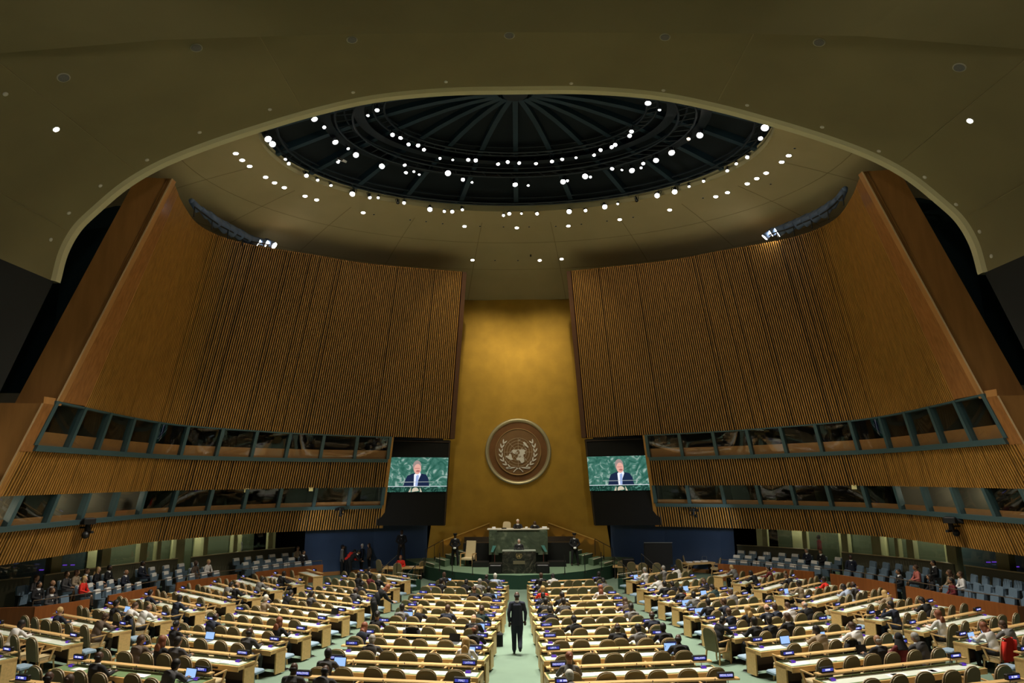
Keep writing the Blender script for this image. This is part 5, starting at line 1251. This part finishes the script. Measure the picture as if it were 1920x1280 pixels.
for i,(x,w) in enumerate(((926,.22),(945,.30),(970,.42),(987,.16),(1003,.42),(1021,.30))):
    q=aty(x,993,42.9); m=MB(); 
    if i in (1,2,4): m.box(-w/2,w/2,-.1,.12,0,.05)
    else: m.bbox(-w/2,w/2,-.03,.03,0,.12,.01)
    o=m.build('document_tray' if i in (1,2,4) else 'name_plate',BLACK if i in(1,2,4) else PAPER); o.location=(q.x,42.85,SH+rzt+.052); tag(o,('black document tray' if i in (1,2,4) else 'white name plate')+' on top of the marble rostrum, %s item from the left'%ordn(i+1),'tray' if i in (1,2,4) else 'name plate')
# side groups
for (x,y,z,pose,skin,hair,hs,top,rz,wh,bt) in (
 (640,1078,0,'S','m','k','short','s',-1.2,'standing in the group before the left navy wall',None),
 (652,1079,0,'B','m','k','short','r',-.8,'bending in the group before the left navy wall',None),
 (658,1080,0,'B','m','k','short','k',-1.4,'leaning over in the group before the left navy wall',None),
 (677,1074,0,'S','l','w','short','n',1.9,'in the left navy wall group',None),
 (690,1073,0,'S','l','b','long','b',2.4,'right edge of the left navy wall group',None),
 (705,1176,None,'B','l','r','long','k',-1.1,'bending over a centre left desk end',None),
 (1601,1108,None,'S','d','k','short','n',2.9,'standing in front of the right gallery parapet',None),
 (1551,1060,.6,'S','d','k','bald','k',-1.4,'standing in the far right gallery aisle',None),
 (1540,1062,.6,'S','d','k','short','m',1.0,'back turned at the far right gallery',None),
 (1507,1052,.6,'S','l','w','short','w',2.6,'standing behind the far end of the right gallery',None),
 (445,1062,.6,'S','m','k','short','s',2.8,'standing in the dark passage behind the left gallery',None),
 (1545,1208,None,'S','m','k','short','k',.3,'x',None)):
    if wh=='x': continue
    p=atf(x,y,0) if z is None else atz(x,y,z)
    zz=fl(p.y) if z is None else z
    person((p.x,p.y,zz),rz,pose,skin,hair,hs,top,wh,bottom='k',shirt=(wh.startswith('standing in front of the right')))
for (x,y,rz,pose,skin,hair,hs,top,wh) in ((751,1061,PI,'G','m','r','short','r','seated behind the left officials table'),(1338,1050,1.3,'G','d','k','short','e','seated at the table by the right navy wall'),(1345,1192,-1.0,'F','m','k','short','k','seated in the aisle beside the inner right block')):
    p=atf(x,y,.75); o=person((p.x,p.y,fl(p.y)),rz,pose,skin,hair,hs,top,wh)
    if 'aisle' in wh: chair((p.x,p.y,fl(p.y)),rz,'olive armchair pulled out into the aisle beside the inner right block',None)
# people in the lit booths
for (x,y,u,side,lab) in ((11,958,-.07,-1,'nearest lower booth on the left'),(262,940,.30,-1,'lit lower booth on the left'),(1632,940,.27,1,'lit lower booth on the right'),(1908,945,-.03,1,'nearest lower booth on the right')):
    q=S(u,3.75,side,1.0); person(q,-side*1.2*-1 if 0 else (-1.57 if side<0 else 1.57),'G','m','b','short','g' if side<0 else 'w','in the '+lab)
# red jacket over a chair, dark coats over chairs
def coat(blk,row,px,c,txt):
    sl=SLOTS[(blk,row)]; s=min(sl,key=lambda s:abs(s[0]-px)); m=MB()
    n=9; rows=[]
    for j in range(8):
        z=.98-.62*j/7; w=.20+.08*min(1,j/2.5)
        rows.append([((-w+2*w*i/n),-.24-(z-.36)*TILT-.075-.02*math.sin(i*1.9+j*.3)-.012*j*(.4),z) for i in range(n+1)])
    m.grid(rows); rows2=[]
    for j in range(3):
        rows2.append([((-.2+.4*i/n),-.24-.62*TILT-.075+.06*(j),.98+.015*(1 if j==1 else 0)) for i in range(n+1)])
    m.grid(rows2); rows3=[[(p[0],p[1]+.07+.0,p[2]) for p in r] for r in rows]; m.grid(rows3,flip=True)
    for sx in (-1,1): m.cone((sx*.22,-.42,.92),(sx*.30,-.40,.45),.06,.045,8)
    o=m.build('draped_jacket',cmat(c),smooth=True); o.location=s[4]; o.rotation_euler=(0,0,s[3]); tag(o,txt,'jacket')
coat('RO',8,1866,'r','bright red jacket hanging over a chair back at the far right')
coat('CL',7,770,'k','dark checked coat over a chair back, seventh row of the centre left block')
coat('RI',4,1308,'k','black coat draped over a chair back in the fourth row, inner right block')
coat('RI',3,1312,'k','black coat draped over a chair back in the third row, inner right block')
coat('LO',6,255,'n','navy jacket draped over the chair of the person in white, outer left block')
coat('RI',9,1560,'k','black coat draped over a chair in the ninth row, inner right block')
# laptops and tablets
m=MB(); m.bbox(-.17,.17,-.12,.12,0,.018,.005); LP_B=m.mesh('keyboard_base',METAL)
m=MB(); m.hexa([(-.17,.12,.018),(.17,.12,.018),(.17,.13,.018),(-.17,.13,.018),(-.17,.17,.235),(.17,.17,.235),(.17,.18,.235),(-.17,.18,.235)]); LP_L=m.mesh('lid',BLACK)
m=MB(); m.add([(-.155,.121,.033),(.155,.121,.033),(.155,.163,.222),(-.155,.163,.222)],[(0,1,2,3)]); LP_D=m.mesh('screen',EML)
for v in LP_D.vertices: v.co.y-=.004
LAP=[('CL',1,825,1),('CL',6,745,1),('CL',7,912,1),('CL',9,892,1),('CL',8,858,0),('CL',10,617,1),('CR',9,1266,1),('RI',1,1193,1),('RI',5,1245,1),('RI',5,1280,1),('RI',6,1307,1),('RI',6,1344,1),('RI',4,1340,1),('RI',9,1514,1),('RI',9,1582,1),('RI',10,1650,0),('RO',3,1470,1),('RO',8,1820,1),('RO',8,1885,1),('LI',6,630,0),('LI',9,357,1),('LI',11,315,1),('LO',6,197,1),('LO',7,212,0),('CL',3,935,1),('CR',3,1005,0),('RO',6,1648,0),('RI',3,1312,1)]
seen=defaultdict(int)
for blk,row,px,on in LAP:
    sl=SLOTS[(blk,row)]; s=min(sl,key=lambda s:abs(s[0]-px)); idx=sl.index(s)+1; seen[(blk,row,idx)]+=1
    ang=s[7]; W=s[6]; h=s[8]; x=-h+.125+((2*h-.25)/6)*(idx-.5)+(.22 if seen[(blk,row,idx)]>1 else 0)
    o=empty('laptop',W(x,-.33,.755),ang+rd.uniform(-.1,.1),'%s open laptop%s, %s place from left, %s row, %s block'%('lit' if on else 'dark',' beside another' if seen[(blk,row,idx)]>1 else '',ordn(idx),ordn(row),BLK[blk]),'laptop','laptops on the desks')
    inst(LP_B,'keyboard_base',o); inst(LP_L,'lid',o); inst(LP_D,'screen',o,mats=[EML if on else BLACK])
# black bag by the aisle
p=atf(933,1211,0); m=MB(); m.bbox(-.18,.18,-.12,.12,0,.42,.04); m.cone((-.08,0,.42),(.08,0,.46),.015,.015,6); o=m.build('backpack',cmat('k')); o.location=p; tag(o,'black backpack standing in the central aisle beside the desk end','bag')
# red folder
s=min(SLOTS[('RI',4)],key=lambda s:abs(s[0]-1262)); o=MB().box(-.11,.11,0,.01,0,.24).build('red_folder',cmat('r')); q=s[6](-.9,-.25,.755); o.location=q; tag(o,'upright red folder on the desk, fourth row of the inner right block','folder')

# chairs: leave out those the frame never shows, and gather the farthest into one object
def pj(v): d=(v-CAM); dd=d.dot(FW); return 960+F*d.dot(RT)/dd,640-F*d.dot(UP)/dd,dd
chs=[]
for o in [q for q in COL.objects if q.name.startswith('delegate_chair')]:
    if 1:
        x,y,dd=pj(Vector(o.location)+Vector((0,0,1.02))); 
        occ=any(s[2] is o and s[5] for sl in SLOTS.values() for s in sl)
        if (y>1281 or x<-25 or x>1945) and not occ:
            for c in list(o.children): bpy.data.objects.remove(c)
            bpy.data.objects.remove(o)
        else: chs.append((dd,o))
chs.sort(key=lambda t:t[0]); far=chs[300:]
print('CHAIRS',len(chs))
if far:
    mats_=[CHAIRO,CHAIRC,CHAIRE,CHWOOD]; vv=[];ff=[];mi=[]
    bpy.context.view_layer.update()
    for dd,o in far:
        for c in list(o.children):
            M=o.matrix_world; n=len(vv); vv+=[tuple(M@v.co) for v in c.data.vertices]; k=mats_.index(c.data.materials[0])
            for p in c.data.polygons: ff.append(tuple(i+n for i in p.vertices)); mi.append(k)
            bpy.data.objects.remove(c)
        bpy.data.objects.remove(o)
    me=bpy.data.meshes.new('far_armchairs'); me.from_pydata(vv,[],ff)
    for m_ in mats_: me.materials.append(m_)
    me.polygons.foreach_set('material_index',mi); o=bpy.data.objects.new('far_armchairs',me); COL.objects.link(o)
    tag(o,'remaining olive armchairs of the farthest desk rows near the stage','chairs','olive armchairs',kind='stuff')
# ---------------------------------------------------------------- lights and view
w=bpy.data.worlds.new('world'); SC.world=w; w.use_nodes=True; w.node_tree.nodes['Background'].inputs[0].default_value=(0,0,0,1)
def spot(x,y,z,tx,ty,tz,power,ang=50,blend=.6,r=.15,col=(1,.93,.80),name='spot_lamp'):
    l=bpy.data.lights.new(name,'SPOT'); l.energy=power; l.spot_size=math.radians(ang); l.spot_blend=blend; l.shadow_soft_size=r; l.color=col
    o=bpy.data.objects.new(name,l); COL.objects.link(o); o.location=(x,y,z)
    d=Vector((tx-x,ty-y,tz-z)); o.rotation_euler=d.to_track_quat('-Z','Y').to_euler(); return o
# dome spotlights onto the seating
for i in range(10):
    t=2*PI*i/10+.3; x=5.6*math.cos(t); y=29.2+3.9*math.sin(t)
    spot(x,y,21.9,x*1.9,27+7*math.sin(t),0,5200,62)
for x,ty in ((-6,22),(6,22),(-2,18),(2,18),(0,26)): spot(x*.6,24.5,20.9,x,ty,0,4600,60)
for sx in (-1,1):
    spot(sx*4,27,21.8,sx*14,24,0,4600,55)
    spot(sx*4,27,21.8,sx*14,36,0,3000,50)
    # wash on wooden walls from rim spots opposite
    spot(-sx*6.5,24,20.7,sx*14.5,34,10,1900,75,col=(1,.85,.6))
    spot(-sx*3.5,30,21.0,sx*8,42,9,1300,70,col=(1,.85,.6))
    spot(sx*2.5,33.5,20.5,sx*2.0,47.3,9,900,60,col=(1,.86,.55))
# podium
for sx in (-2,2): spot(sx,34,21,0,42,1.5,3600,26)
for ty in (18,23,28,33): spot(0,31,21.8,0,ty,0,(4300 if ty<25 else 5200),27)
# gold wall wash
for sx in (-1,0,1): spot(sx*1.3,39.5,18.9,sx*2.6,47.3,7.5,330,72,col=(1,.86,.55))
SC.view_settings.view_transform='Standard'; SC.view_settings.look='None'; SC.view_settings.gamma=1; SC.view_settings.use_curve_mapping=False
SC.view_settings.exposure=0.0

# lamps of the near vault, plus fill lamps added for fins and navy walls
for sx in (-1,1):
    spot(sx*10.5,18.0,16.0,sx*11.5,22,0,700,110,r=.2)
    spot(sx*4,6,11.0,sx*17,26,11,750,85,r=.3,name='fin_fill_lamp')  # added fill lamp near the camera, brightens the fin and vault
    spot(sx*12.3,38.2,3.5,sx*9.2,46.2,2.0,260,75,col=(.9,.95,1))  # added fill lamp for the navy wall, no fitting stands there
    # booth and corridor lamps
    for (u,z,e) in ((-.08,5.2,60),(-.02,5.2,60),(.28,5.2,30),(.22,5.2,25),(.15,5.2,20)):
        q=S(u,z,sx,1.5); l=bpy.data.lights.new('booth_lamp','POINT'); l.energy=e; l.shadow_soft_size=.1; l.color=(1,.9,.65); o=bpy.data.objects.new('booth_lamp',l); COL.objects.link(o); o.location=q
    for u in (.48,.56,.66,.75,.85):
        q=GA[(sx,'f')](u,4.6,3.1); l=bpy.data.lights.new('corridor_lamp','POINT'); l.energy=30; l.shadow_soft_size=.15; l.color=(1,.95,.7); o=bpy.data.objects.new('corridor_lamp',l); COL.objects.link(o); o.location=q
